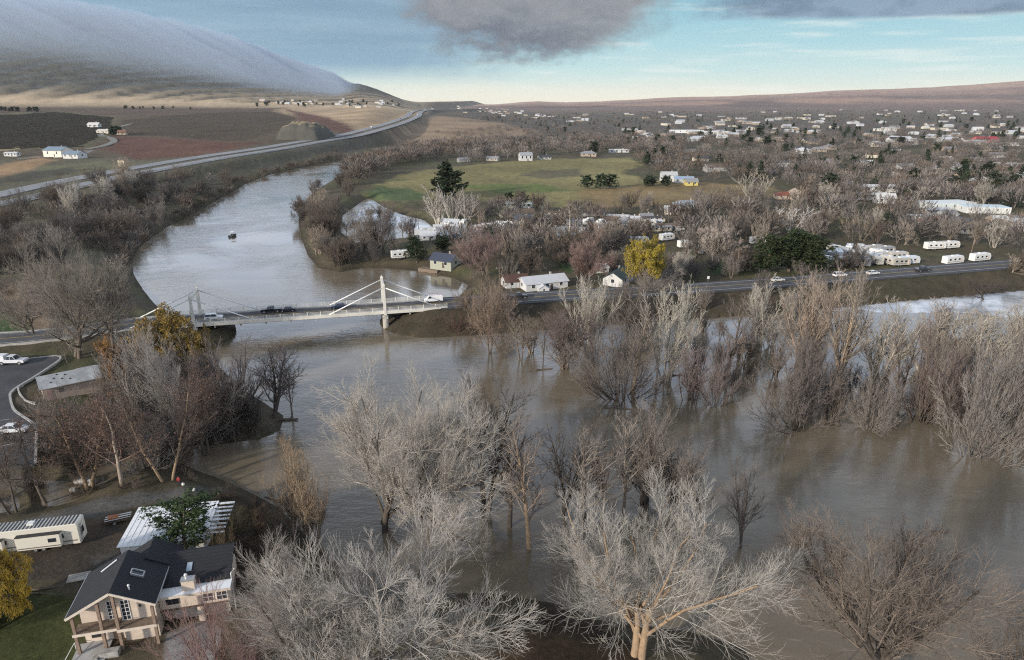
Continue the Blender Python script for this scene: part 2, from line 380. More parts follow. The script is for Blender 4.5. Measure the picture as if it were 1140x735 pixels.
def H(x, y, gullies=1.0):
    x = np.asarray(x, float); y = np.asarray(y, float)
    dl = np.maximum(sdf(RIVER, x, y), sdf(POND, x, y) - .3)      # + inside water
    for q in POOLS: dl = np.maximum(dl, sdf(q, x, y))
    land = 2.6 + .35 * wav(x, y, 38, 0) + .16 * wav(x, y, 9, 6)
    # house knoll
    land = land + .5 * np.exp(-((x + 50) ** 2 + (y - 72) ** 2) / 500.0)
    # valley floor and its distant hills
    ys = np.maximum(y, 1.0)
    px = 570 + 805 * x / ys
    he = np.interp(px, HPX, HEL); rid = CZ + 9000 * np.tan(np.radians(he)) - 3
    far = np.maximum(rid, 3) * (sstep(y, 3600, 9000) ** 1.4) * (1 - .25 * sstep(y, 9000, 14000))
    far = far * (1 + .07 * wav(x, y, 2600, 8)) + 5 * wav(x, y, 1300, 12) * sstep(y, 4000, 7000)
    base = land + far
    # central straw hillside right of the highway
    cen = 24 * np.exp(-((x + 190 + .04 * (y - 1600)) / 230.0) ** 2) * sstep(y, 1050, 1900) * (1 - .5 * sstep(y, 2600, 4200))
    base = base + cen
    # left bench
    b = np.interp(y, [0, 120, 180, 230, 300, 387, 567, 770, 1018, 1380, 2000, 2900, 3600, 9000], [3, 3.2, 3.6, 4.2, 6.5, 9.5, 11.5, 13.5, 17, 22, 31, 41, 46, 50])
    wl = np.interp(y, [0, 260, 700, 1400, 3000], [14, 24, 46, 110, 260])
    dx = xbank(y) - x
    k = sstep(dx, 0, 1) * 0 + np.clip(dx / wl, 0, 1); k = k * k * (3 - 2 * k)
    bench = (b - 2.6) * k + np.clip((dx - 250) / 900, 0, 1) * np.interp(y, [200, 500, 1000, 3000], [0, 8, 9, 3]) * (1 + .25 * wav(x, y, 420, 5))
    bench = bench + k * sstep(y, 220, 420) * .8 * wav(x, y, 130, 9)
    z = base + bench + np.where(y > 2300, mountain(x, y, gullies), 0) * sstep(-x / ys, .08, .13)
    # banks and water bed
    s = np.clip(-dl / 9.0, 0, 1); s = s * s * (3 - 2 * s)
    z = np.where(dl > 0, -np.minimum(2.5, .25 + dl * .25), np.minimum(z, -.1 + (z + .1) * s))
    # embankments of the roads
    for line, w, sl in ((ROAD_E, 6.2, .42), (ROAD_W, 6.5, .30)):
        d, h = ldist(line, x, y); top = h - .22 - np.maximum(d - w, 0) * sl
        z = np.where(d < w + 12, np.maximum(z, top), z); z = np.where(d < w, h - .22, z)
    d, h = ldist(HW, x, y); kk = 1 - sstep(d, 17, 45)
    z = z * (1 - kk) + (h - .35) * kk
    return z
def Hs(x, y): return float(H(np.array([x]), np.array([y]))[0])
_TS = np.concatenate([np.geomspace(30, 900, 170), np.geomspace(920, 16000, 110)])
def Gv(px, py):
    """where sight lines meet the ground: arrays of pixels -> x, y, z"""
    px = np.asarray(px, float); py = np.asarray(py, float)
    u = px - 570; v = py - 367.5; d = np.stack([u, -v * SP + FPX * CP, -v * CP - FPX * SP], 1) / FPX
    def f(t): return CZ + d[:, 2, None] * t - np.maximum(H(d[:, 0, None] * t, d[:, 1, None] * t), 0)
    g = f(_TS[None].repeat(len(px), 0)); hit = g < 0; i = np.where(hit.any(1), hit.argmax(1), len(_TS) - 1); i = np.maximum(i, 1); r = np.arange(len(px))
    lo, hi = _TS[i - 1], _TS[i]
    w = np.linspace(0, 1, 12); t = lo[:, None] + (hi - lo)[:, None] * w[None]; g = f(t); hit = g < 0; i = np.clip(np.where(hit.any(1), hit.argmax(1), 11), 1, 11)
    g0, g1 = g[r, i - 1], g[r, i]; k = np.clip(g0 / np.where(np.abs(g0 - g1) < 1e-9, 1, g0 - g1), 0, 1); t = t[r, i - 1] * (1 - k) + t[r, i] * k
    x, y = d[:, 0] * t, d[:, 1] * t
    return x, y, np.maximum(H(x, y), 0)
def G(px, py, dz=0.0):
    x, y, z = Gv([px], [py]); return (float(x[0]), float(y[0]), float(z[0]) + dz)

# ---------------------------------------------------------------- ground sheet
Z_ = {}
def zone(pts, z=None):
    x, y, _ = Gv([p[0] for p in pts], [p[1] for p in pts]); return list(zip(x.tolist(), y.tolist()))
def ground_colours(x, y, z):
    n = len(x); c = np.zeros((n, 3)); px = 570 + 805 * x / np.maximum(y, 1)
    wob = wav(x, y, 40, 3); wob2 = wav(x, y, 240, 7); wf = wav(x, y, 7, 1)
    def put(mask, col, var=.12):
        m = np.clip(mask, 0, 1)[:, None]; k = (1 + var * wob2)[:, None]
        c[:] = c * (1 - m) + m * np.array(col)[None] * k
    def poly(pts, col, soft=4.0, zz=None, var=.12, jit=1.0):
        d = sdf(zone(pts, zz), x, y) + jit * soft * .8 * wob; put(sstep(d, -soft, soft), col, var)
    c[:] = (.095, .080, .052)
    put(sstep(wob + wob2, .0, .9) * .7, (.085, .088, .040))
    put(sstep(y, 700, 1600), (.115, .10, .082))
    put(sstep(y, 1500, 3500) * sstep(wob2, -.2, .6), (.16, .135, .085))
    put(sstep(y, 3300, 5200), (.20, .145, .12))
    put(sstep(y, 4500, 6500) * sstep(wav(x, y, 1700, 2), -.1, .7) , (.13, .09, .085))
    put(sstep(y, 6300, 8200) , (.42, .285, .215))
    put(sstep(y, 5200, 6200) * (1 - sstep(y, 6400, 7400)) * .7 * sstep(wav(x, y, 2300, 14), -.3, .5), (.44, .28, .20))
    left = sstep(xbank(y) - x, -4, 14) * sstep(y, 190, 260)
    put(left, (.125, .115, .075))
    put(left * sstep(y, 560, 760) * (x < xbank(y) - 40), (.115, .085, .055))
    put(left * sstep(y, 560, 900) * (1 - sstep(xbank(y) - x, 60, 150)), (.11, .10, .075))
    Zp = zone
    poly([(300, 121), (345, 119), (440, 118), (474, 126), (440, 134), (400, 146), (375, 142), (330, 131)], (.40, .295, .185), 26, var=.2)
    poly([(340, 128), (372, 134), (380, 143), (350, 140)], (.33, .225, .14), 22)
    poly([(436, 151), (462, 138), (485, 129), (560, 137), (600, 147), (560, 156), (500, 160), (455, 161)], (.285, .205, .135), 22, var=.25)
    poly([(-200, 131), (0, 126.5), (70, 123.5), (130, 130), (128, 146), (98, 165), (-200, 170)], (.125, .115, .062), 9)
    poly([(135, 134), (220, 126), (300, 124), (330, 131), (318, 142), (268, 158), (180, 152), (140, 149)], (.075, .055, .034), 10)
    poly([(128, 152), (180, 153), (268, 159), (300, 158), (215, 174), (150, 178), (118, 166)], (.125, .062, .042), 8)
    poly([(-200, 124), (0, 120.5), (140, 121), (320, 120), (300, 123), (130, 129), (60, 123), (0, 126)], (.115, .082, .06), 14)
    poly([(318, 121), (385, 138), (405, 149), (372, 147), (335, 134)], (.12, .062, .045), 12)
    poly([(-300, 196), (0, 184), (40, 174), (64, 178), (30, 190), (0, 202), (-300, 216)], (.33, .215, .12), 5)
    poly([(-100, 170), (0, 163), (24, 163), (20, 166), (0, 168)], (.34, .28, .16), 4)
    poly([(40, 186), (110, 180), (160, 184), (120, 193), (60, 196)], (.15, .145, .085), 6)
    poly([(-100, 210), (30, 192), (80, 186), (100, 189), (40, 199), (0, 206)], (.075, .07, .05), 5)
    # straw apron of the mountain
    put(sstep(y, 2450, 2800) * sstep(-x / np.maximum(y, 1), .10, .15), (.50, .385, .255), .10)
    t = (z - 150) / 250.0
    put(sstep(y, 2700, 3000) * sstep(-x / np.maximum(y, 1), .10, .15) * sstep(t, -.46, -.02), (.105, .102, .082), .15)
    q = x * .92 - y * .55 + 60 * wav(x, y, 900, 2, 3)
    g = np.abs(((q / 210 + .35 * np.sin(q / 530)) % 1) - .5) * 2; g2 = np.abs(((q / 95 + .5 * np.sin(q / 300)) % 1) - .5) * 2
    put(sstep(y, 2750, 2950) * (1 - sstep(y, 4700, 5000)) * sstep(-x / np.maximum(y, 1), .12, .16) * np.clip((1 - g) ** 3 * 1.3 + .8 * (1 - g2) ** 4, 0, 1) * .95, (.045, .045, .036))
    # fields across the river
    poly([(404, 218), (420, 206), (446, 194), (520, 184), (600, 177), (700, 176), (716, 184), (690, 192), (720, 200), (780, 205), (862, 208), (860, 217), (740, 228), (640, 232), (560, 226), (500, 218), (450, 226), (420, 226)], (.225, .195, .085), 5, var=.25)
    poly([(406, 214), (420, 207), (452, 210), (474, 216), (470, 224), (430, 226)], (.085, .118, .048), 4)
    poly([(500, 205), (600, 205), (640, 212), (560, 216)], (.13, .16, .05), 4)
    poly([(575, 195), (600, 190), (645, 188), (650, 196), (610, 199)], (.135, .118, .068), 3)
    poly([(640, 214), (700, 206), (790, 204), (862, 208), (858, 219), (740, 230), (660, 232)], (.215, .155, .075), 5, var=.3)
    # near left bank
    poly([(-120, 640), (0, 640), (40, 655), (82, 668), (95, 700), (88, 760), (-120, 800)], (.070, .078, .028), .8, 3, .3)
    poly([(-60, 600), (0, 588), (60, 572), (110, 556), (170, 548), (245, 543), (262, 550), (225, 557), (160, 562), (110, 575), (40, 592), (0, 606), (-60, 618)], (.135, .13, .12), .5, 3, .15)
    poly([(60, 600), (120, 580), (150, 590), (140, 640), (100, 650), (0, 645), (0, 622)], (.066, .055, .045), .8, 3)
    poly([(100, 620), (150, 612), (150, 640), (110, 660)], (.10, .095, .085), .8, 3)
    poly([(235, 545), (290, 560), (320, 590), (270, 640), (255, 610), (240, 570)], (.060, .046, .028), .8, 3)
    poly([(205, 600), (250, 596), (252, 612), (200, 620)], (.06, .065, .025), .6, 3)
    poly([(185, 705), (225, 690), (250, 700), (230, 760), (180, 760)], (.30, .29, .28), .3, 3)
    poly([(52, 432), (80, 420), (108, 428), (106, 447), (60, 456), (42, 448)], (.06, .068, .028), .8, 4)
    poly([(0, 345), (20, 350), (38, 360), (42, 370), (0, 371)], (.05, .085, .025), 1.0, 4)
    poly([(0, 318), (30, 322), (60, 345), (60, 366), (42, 368), (20, 348), (0, 342)], (.24, .17, .11), 1.6, 4)
    poly([(0, 500), (36, 500), (36, 520), (40, 545), (0, 556), (-60, 556), (-60, 500)], (.105, .095, .082), .6, 3.5)
    poly([(560, 690), (600, 668), (660, 690), (720, 720), (740, 800), (520, 800)], (.040, .028, .018), 1.0, 2.5, .3)
    for pts in ([(655, 292), (672, 296), (668, 306), (640, 306), (618, 300)], [(785, 297), (820, 292), (822, 302), (790, 306)], [(620, 290), (650, 296), (640, 302), (616, 300)], [(550, 232), (575, 231), (575, 237), (552, 238)], [(1000, 298), (1070, 296), (1075, 303), (1000, 312)]):
        poly(pts, (.05, .095, .03), 2.0, 4)
    sh = np.maximum(sdf(RIVER, x, y), sdf(POND, x, y))
    put((sstep(sh, -5, -.5)) * .75, (.055, .045, .032))
    return np.clip(c * (1 + .10 * wf[:, None]), .004, .9)

def build_ground():
    az = np.concatenate([np.radians(np.arange(-46, 46.01, .115)), np.radians(np.arange(50, 311, 6.0))])
    rr = np.concatenate([np.geomspace(14, 11800, 520), [12500]])
    rr = np.concatenate([[0.5], rr])
    A, Rr = np.meshgrid(az, rr); na, nr = len(az), len(rr)
    x = (Rr * np.sin(A)).ravel(); y = (Rr * np.cos(A)).ravel()
    z = H(x, y); z = np.where(np.hypot(x, y) > 12200, -200, z)
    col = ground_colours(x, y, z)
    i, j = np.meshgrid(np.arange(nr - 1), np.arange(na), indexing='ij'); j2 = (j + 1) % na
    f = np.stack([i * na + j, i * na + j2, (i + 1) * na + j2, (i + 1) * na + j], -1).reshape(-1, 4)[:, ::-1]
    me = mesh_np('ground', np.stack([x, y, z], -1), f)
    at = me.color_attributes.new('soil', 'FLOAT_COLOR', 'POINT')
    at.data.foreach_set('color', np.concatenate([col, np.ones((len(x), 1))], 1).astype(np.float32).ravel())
    me.shade_smooth()
    m, t, p = mat_new('ground_soil')
    a = t.node('ShaderNodeVertexColor', layer_name='soil'); ge = t.node('ShaderNodeNewGeometry'); pos = ge.outputs['Position']
    n1 = t.noise(pos, 1.3, 6, .7); n2 = t.noise(pos, .16, 5, .6); n3 = t.noise(pos, .018, 5, .6); n4 = t.noise(pos, 4.5, 3, .6)
    k = t.m('ADD', t.m('MULTIPLY', t.m('SUBTRACT', n1, .5), 1.5), t.m('MULTIPLY', t.m('SUBTRACT', n2, .5), 1.1))
    k = t.m('ADD', k, t.m('MULTIPLY', t.m('SUBTRACT', n3, .5), .7)); k = t.m('ADD', k, t.m('MULTIPLY', t.m('SUBTRACT', n4, .5), .9))
    k = t.m('MAXIMUM', t.m('ADD', k, 1.0), .25)
    sc_ = t.node('ShaderNodeVectorMath', operation='SCALE'); t.l.new(a.outputs[0], sc_.inputs[0]); t.l.new(k, sc_.inputs['Scale'])
    c2 = t.mix(t.m('MULTIPLY', t.ss(n2, .52, .72), .35), sc_.outputs[0], (.11, .07, .038))
    t.l.new(c2, p.inputs['Base Color']); p.inputs['Roughness'].default_value = .95; p.inputs['Specular IOR Level'].default_value = .15
    b = t.node('ShaderNodeBump'); b.inputs['Strength'].default_value = .6; b.inputs['Distance'].default_value = .25
    t.l.new(n1, b.inputs['Height']); t.l.new(b.outputs[0], p.inputs['Normal'])
    me.materials.append(m); o = link(bpy.data.objects.new('ground', me)); tag(o, kind='structure')
build_ground()

# ---------------------------------------------------------------- water
def build_water():
    m, t, p = mat_new('muddy_water')
    ge = t.node('ShaderNodeNewGeometry'); pos = ge.outputs['Position']
    mp = t.node('ShaderNodeMapping'); mp.inputs['Rotation'].default_value = (0, 0, R(20)); mp.inputs['Scale'].default_value = (.55, 1.15, 1); t.l.new(pos, mp.inputs[0])
    n1 = t.noise(mp.outputs[0], .55, 5, .6, .6); n2 = t.noise(mp.outputs[0], .06, 4, .6, 1.2); n3 = t.noise(pos, .012, 4, .55, 1.5); n4 = t.noise(mp.outputs[0], 2.2, 3, .6)
    calm = t.ss(n3, .38, .62)
    fo = t.node('ShaderNodeMapping'); fo.inputs['Rotation'].default_value = (0, 0, R(32)); fo.inputs['Scale'].default_value = (.10, .9, 1); t.l.new(pos, fo.inputs[0]); nf = t.noise(fo.outputs[0], .9, 6, .7, 1.0)
    mud = t.ramp(n2, [(.3, (.140, .112, .076)), (.7, (.205, .170, .122))])
    t.l.new(t.mix(t.m('MULTIPLY', t.ss(nf, .60, .74), .6), mud, (.33, .295, .245)), p.inputs['Base Color'])
    p.inputs['IOR'].default_value = 1.34; p.inputs['Specular IOR Level'].default_value = .66
    t.l.new(t.m('MULTIPLY_ADD', calm, .05, .05), p.inputs['Roughness'])
    hgt = t.m('ADD', t.m('MULTIPLY', n1, 1.0), t.m('ADD', t.m('MULTIPLY', n4, .32), t.m('MULTIPLY', n2, 1.2)))
    b = t.node('ShaderNodeBump'); b.inputs['Distance'].default_value = .35
    t.l.new(t.m('MULTIPLY_ADD', calm, .24, .06), b.inputs['Strength'])
    t.l.new(hgt, b.inputs['Height']); t.l.new(b.outputs[0], p.inputs['Normal'])
    mb = MB(); mb.add([(-420, 20, 0), (900, 20, 0), (900, 1300, 0), (-420, 1300, 0)], [(0, 1, 2, 3)])
    # keep the sheet to where the river, its backwater and the flooded trees are
    o = mb.build('river_water', m); tag(o, kind='structure')
build_water()
# ---------------------------------------------------------------- cap cloud lying over the ridge
def build_cloud():
    pxs = np.concatenate([np.arange(-520, 0, 16), np.arange(0, 409, 4)]); ts = np.concatenate([np.linspace(-.98, 0, 60), np.linspace(.08, 1.0, 10)])
    top = np.zeros((len(pxs), len(ts), 3)); bot = top.copy()
    PX, Q = np.meshgrid(pxs, ts, indexing='ij'); S_ = (PX - 570) / 805.0
    crest = CZ + YR * np.tan(np.radians(np.interp(PX, MPX, CEL))); rid = CZ + YR * np.tan(np.radians(np.interp(PX, MPX, MEL))) - 40
    Y = YR + np.where(Q < 0, Q * 2000, Q * 2500); X = S_ * Y; g = np.maximum(H(X, Y), -50); gs = np.maximum(H(X, Y, 0.0), -50) - 4 * sstep(-Q, .1, .5); th = np.maximum(crest - rid, 15) * (1 + .035 * np.sin((PX + 330 * Q) / 23.0 + 1.5 * np.sin(PX / 61.0)) + .03 * np.sin((PX + 360 * Q) / 9.5 + 2 * np.sin(PX / 37.0)) + .03 * np.sin((PX + 300 * Q) / 5.1))
    low = -.80 + .03 * np.sin(PX / 71.0 + 1.0) + .02 * np.sin((PX + 330 * Q) / 27.0)
    w = sstep((Q - low) / .86, 0, 1) ** 1.9
    st = .11 * np.sin((PX + 330 * Q) / 15.0 + 2 * np.sin(PX / 53.0)) + .07 * np.sin((PX + 340 * Q) / 6.0 + 1.2 * np.sin(PX / 29.0))
    hf = th * w * (1 + st * np.clip(w * (1.05 - w) * 3.0, 0, 1) * .75)
    hb = th * (1 - .6 * Q)
    h = np.where(Q < 0, hf, hb) * np.where(PX > 372, sstep(PX, 404, 372) if False else 1 - sstep(PX, 372, 404), 1)
    top[..., 0] = X; top[..., 1] = Y; top[..., 2] = np.maximum(gs + np.maximum(h, 0), g - 8)
    bot[..., 0] = X; bot[..., 1] = Y; bot[..., 2] = g - 30
    n, mth = len(pxs), len(ts); v = np.concatenate([top.reshape(-1, 3), bot.reshape(-1, 3)]); N = n * mth; f = []
    for i in range(n - 1):
        for j in range(mth - 1):
            a = i * mth + j; f.append((a, a + mth, a + mth + 1, a + 1)); f.append((N + a, N + a + 1, N + a + mth + 1, N + a + mth))
    for i in range(n - 1):
        for j in (0, mth - 1):
            a = i * mth + j; q = (a, N + a, N + a + mth, a + mth); f.append(q if j == 0 else q[::-1])
    for j in range(mth - 1):
        for i in (0, n - 1):
            a = i * mth + j; q = (a, a + 1, N + a + 1, N + a); f.append(q if i == 0 else q[::-1])
    me = mesh_np('cloud', v, f)
    bm = bmesh.new(); bm.from_mesh(me); bmesh.ops.recalc_face_normals(bm, faces=bm.faces); bm.to_mesh(me); bm.free()
    m = bpy.data.materials.new('cloud_vapour'); m.use_nodes = True; t = NT(m.node_tree); t.n.clear()
    o_ = t.node('ShaderNodeOutputMaterial'); pv = t.node('ShaderNodeVolumePrincipled')
    pv.inputs['Color'].default_value = (.60, .68, .78, 1); pv.inputs['Density'].default_value = .0056; pv.inputs['Anisotropy'].default_value = .1
    t.l.new(pv.outputs[0], o_.inputs['Volume'])
    me.materials.append(m); o = link(bpy.data.objects.new('cloud', me))
    tag(o, 'pale bank of cloud pouring over the long bare ridge on the left', 'cloud', kind='stuff')
build_cloud()

# ---------------------------------------------------------------- roads
def smooth_line(line, step=4.0):
    pts = [Vector(p) for p in line]; out = []
    for i in range(len(pts) - 1):
        p0 = pts[max(i - 1, 0)]; p1 = pts[i]; p2 = pts[i + 1]; p3 = pts[min(i + 2, len(pts) - 1)]
        n = max(2, min(40, int((p2 - p1).length / step)))
        for k in range(n):
            t = k / n
            out.append(.5 * ((2 * p1) + (p2 - p0) * t + (2 * p0 - 5 * p1 + 4 * p2 - p3) * t * t + (3 * p1 - p0 - 3 * p2 + p3) * t ** 3))
    out.append(pts[-1]); return out
def offset_line(line, off):
    out = []
    for i, p in enumerate(line):
        d = line[min(i + 1, len(line) - 1)] - line[max(i - 1, 0)]; d.z = 0; d.normalize()
        out.append(p + Vector((-d.y, d.x, 0)) * off)
    return out
def ribbon(line, o0, o1, dz, name, m, thick=.35, parent=None, dash=None, kind='structure'):
    a = offset_line(line, o0); b = offset_line(line, o1); mb = MB(); n = len(line)
    if dash:
        for i in range(0, n - 1, dash):
            mb.add([a[i] + Vector((0, 0, dz)), b[i] + Vector((0, 0, dz)), b[i + 1] + Vector((0, 0, dz)), a[i + 1] + Vector((0, 0, dz))], [(0, 1, 2, 3)])
    elif thick:
        vs = []
        for p, q in zip(a, b): vs += [p + Vector((0, 0, dz)), q + Vector((0, 0, dz)), q + Vector((0, 0, dz - thick)), p + Vector((0, 0, dz - thick))]
        fs = [(4 * i + k, 4 * i + (k + 1) % 4, 4 * i + 4 + (k + 1) % 4, 4 * i + 4 + k) for i in range(n - 1) for k in range(4)]
        mb.add(vs, fs + [(0, 3, 2, 1), (4 * n - 4, 4 * n - 3, 4 * n - 2, 4 * n - 1)])
    else:
        vs = []
        for p, q in zip(a, b): vs += [p + Vector((0, 0, dz)), q + Vector((0, 0, dz))]
        mb.add(vs, [(2 * i, 2 * i + 1, 2 * i + 3, 2 * i + 2) for i in range(n - 1)])
    o = mb.build(name, m, parent)
    if kind: o['kind'] = kind
    return o
for line in (ROAD_E, ROAD_W):
    L = smooth_line(line, 3.0)
    ribbon(L, -4.6, 4.6, 0.0, 'road', 'asphalt', .3)
    for o in (-4.0, 4.0): ribbon(L, o - .09, o + .09, .006, 'road_edge_line', 'paintline', 0)
    ribbon(L, -.14, .14, .006, 'road_centre_line', 'yellowline', 0)
    for s in (-1, 1): ribbon(L, s * 4.6, s * 6.0, -.05, 'road_shoulder', 'concrete' if line is ROAD_W else 'lotasphalt', .3)
M['highway'] = mat('highway_pavement', (.25, .25, .255), .85, .18, .05, 0, .1, 5)
HL = smooth_line(HW, 14.0)
for c in (-13.0, 13.0):
    ribbon(HL, c - 7.4, c + 7.4, .15, 'highway', 'highway', .6)
    for o in (c - 6.2, c + 6.2): ribbon(HL, o - .12, o + .12, .17, 'highway_edge_line', 'paintline', 0)
M['gravel'] = mat('gravel', (.20, .185, .16), .95, .25, .6, 0, .3)
for l, w in (([G(98, 166), G(112, 163.5), G(126, 158.5), G(124, 154), G(112, 150.5), G(118, 146), G(135, 141), G(150, 137)], 4.0), ([G(20, 177), G(50, 175.5), G(85, 173), G(100, 168)], 4.5)):
    ribbon(smooth_line([(p[0], p[1], p[2] + .5) for p in l], 12), -w, w, 0, 'farm_track', 'gravel', .8)
# guard rail along the river side of the highway, one long thing
def rail_thing(line, off, name, label, cat, step=2, h=.75, posts=True, group=None):
    a = offset_line(line, off); mb = MB()
    for i in range(0, len(a) - step, step): mb.bar(a[i] + Vector((0, 0, h)), a[i + step] + Vector((0, 0, h)), .12, .34)
    root = empty(name, a[0], 0, label, cat, group)
    o = mb.build('rail', 'steel', root); o.matrix_parent_inverse = Matrix.Translation(-a[0])
    if posts:
        mp = MB()
        for i in range(0, len(a), step): mp.box(a[i].x - .08, a[i].y - .08, a[i].z - .4, a[i].x + .08, a[i].y + .08, a[i].z + h)
        o = mp.build('posts', 'wood', root); o.name = 'post_row'; o.matrix_parent_inverse = Matrix.Translation(-a[0])
rail_thing(HL, -20.0, 'guard_rail', 'long grey guard rail along the river side of the highway', 'guard rail', 1, posts=False)

# ---------------------------------------------------------------- parking lot
def build_lot():
    KP = [(62, 396.5), (66, 398.5), (64, 402), (40, 418), (20, 430), (11, 437), (10, 443), (14, 456), (24, 464), (34, 471), (39, 479), (39, 490), (38, 514)]
    z = 3.62
    kp = [Vector(P(a, b, z)) for a, b in [(-160, 404), (0, 402), (30, 400)] + KP]
    lot = [p for p in kp] + [Vector(P(0, 516, z)), Vector(P(-60, 516, z)), Vector((-190, 100, z)), Vector((-190, 150, z))]
    mb = MB(); mb.plate([(p.x, p.y) for p in lot], z - .9, z); o = mb.build('parking_lot', 'lotasphalt'); tag(o, kind='structure')
    L = smooth_line(kp, 1.2); k = ribbon(L, -.02, .42, z * 0 + .14, 'kerb', 'kerb', .5)
    # kerbed island beside the small house
    kp2 = [Vector(P(a, b, z)) for a, b in [(40, 448), (30, 446), (23, 438), (21, 431), (26, 428)]]
    ribbon(smooth_line(kp2, 1.0), 0, .3, .12, 'kerb', 'kerb', .6)
    # painted bays, faded
    mb = MB()
    for a, b in (((0, 468), (10, 467)), ((0, 497), (20, 493))):
        A = Vector(P(*a, z)); B = Vector(P(*b, z)); d = (B - A).normalized(); n = Vector((-d.y, d.x, 0)) * .06; u = Vector((0, 0, .006))
        mb.add([A - n + u, A + n + u, B + n + u, B - n + u], [(0, 1, 2, 3)])
    tag(mb.build('parking_line', 'paintline'), kind='structure')
build_lot()

# ---------------------------------------------------------------- the bridge
M['bridgewhite'] = mat('bridge_white_concrete', (.66, .63, .56), .75, .16, .5, 0, .1, 6)
M['cable'] = mat('white_stay_pipe', (.80, .79, .76), .5, .06, .7)
def build_bridge():
    W2 = 4.9; Z = 5.0
    root = empty('cable_stayed_bridge', bpt(-25, 0, 0), AX, 'white cable-stayed road bridge with two portal pylons across the flooded river', 'bridge')
    def loc(t, off, z): return Vector((t + 25, off, z))
    mb = MB(); t0, t1 = -62, 18
    mb.box(t0 + 25, -W2 + .25, Z - .95, t1 + 25, W2 - .25, Z - .02); mb.build('deck', 'asphalt', root)
    for s in (-1, 1):
        f = MB(); f.box(t0 + 25, s * W2 - .22, Z - .75, t1 + 25, s * W2 + .22, Z + .16); f.build('fascia', 'bridgewhite', root)
        sw = MB(); y0, y1 = sorted((s * (W2 - .24), s * (W2 - 1.15))); sw.box(t0 + 25, y0, Z - .015, t1 + 25, y1, Z + .13); sw.build('footway', 'kerb', root)
        ln = MB(); ln.box(t0 + 25, s * 3.45 - .06, Z - .012, t1 + 25, s * 3.45 + .06, Z - .004); ln.build('edge_line', 'paintline', root)
        r = MB()
        for zz in (.45, .75, 1.05): r.bar(loc(t0, s * W2, Z + zz), loc(t1, s * W2, Z + zz), .07, .09)
        rl = r.build('railing', 'bridgewhite', root)
        for k in range(int((t1 - t0) / 3.6)):
            q = MB(); x = t0 + 25 + 1 + k * 3.6; q.box(x - .13, s * W2 - .13, Z + .16, x + .13, s * W2 + .13, Z + 1.2); q.build('railing_post', 'bridgewhite', rl)
    for k in range(12):
        g = MB(); x = t0 + 25 + 3 + k * 6.6; g.box(x - .15, -W2 - .1, Z - 1.4, x + .15, W2 + .1, Z - .96)
        g.build('floor_beam', 'concrete', root)
    cl = MB(); cl.box(t0 + 25, -.11, Z - .012, t1 + 25, .11, Z - .004); cl.build('centre_line', 'yellowline', root)
    TOP = 12.6
    for tt in (-51.0, 0.0):
        py = MB(); base = loc(tt, 0, 0)
        for s in (-1, 1):
            y = s * W2
            leg = MB(); leg.add([(base.x - .42, y - .38, Z - 1.1), (base.x + .42, y - .38, Z - 1.1), (base.x + .42, y + .38, Z - 1.1), (base.x - .42, y + .38, Z - 1.1),
                                 (base.x - .34, y * .985 - .30, TOP), (base.x + .34, y * .985 - .30, TOP), (base.x + .34, y * .985 + .30, TOP), (base.x - .34, y * .985 + .30, TOP)],
                                [(3, 2, 1, 0), (4, 5, 6, 7), (0, 1, 5, 4), (1, 2, 6, 5), (2, 3, 7, 6), (3, 0, 4, 7)])
            lg = leg.build('pylon_leg', 'bridgewhite', root, bevel=.05)
            cp = MB(); cp.add([(base.x - .42, y * .985 - .38, TOP), (base.x + .42, y * .985 - .38, TOP), (base.x + .42, y * .985 + .38, TOP), (base.x - .42, y * .985 + .38, TOP), (base.x, y * .985, TOP + .75)],
                              [(3, 2, 1, 0), (0, 1, 4), (1, 2, 4), (2, 3, 4), (3, 0, 4)]); cp.build('leg_cap', 'bridgewhite', lg)
            pr = MB(); pr.cyl((base.x, y, 1.0), (0, 0, 1), .85, 5.8, 14); pr.build('pier', 'concrete', root)
            for dx in (-15.5, 15.5):
                c = MB(); c.tube([(base.x + (.3 if dx > 0 else -.3), y * .985, TOP - .7), (base.x + dx, y, Z + .1)], .17, 8); c.build('stay_cable', 'cable', root, smooth=True)
        cb = MB(); cb.box(base.x - .3, -W2 * .985 + .3, TOP - .95, base.x + .3, W2 * .985 - .3, TOP - .25); cb.build('cross_beam', 'bridgewhite', root)
        pc = MB(); pc.box(base.x - .7, -W2 - .9, Z - 2.0, base.x + .7, W2 + .9, Z - 1.41); pc.build('pier_cap', 'concrete', root)
    for tt in (16.5, -61.0):
        ab = MB(); b = loc(tt, 0, 0); ab.box(b.x - 1.2, -W2 - .3, -2, b.x + 1.2, W2 + .3, Z - .97); ab.build('abutment', 'concrete', root)
build_bridge()
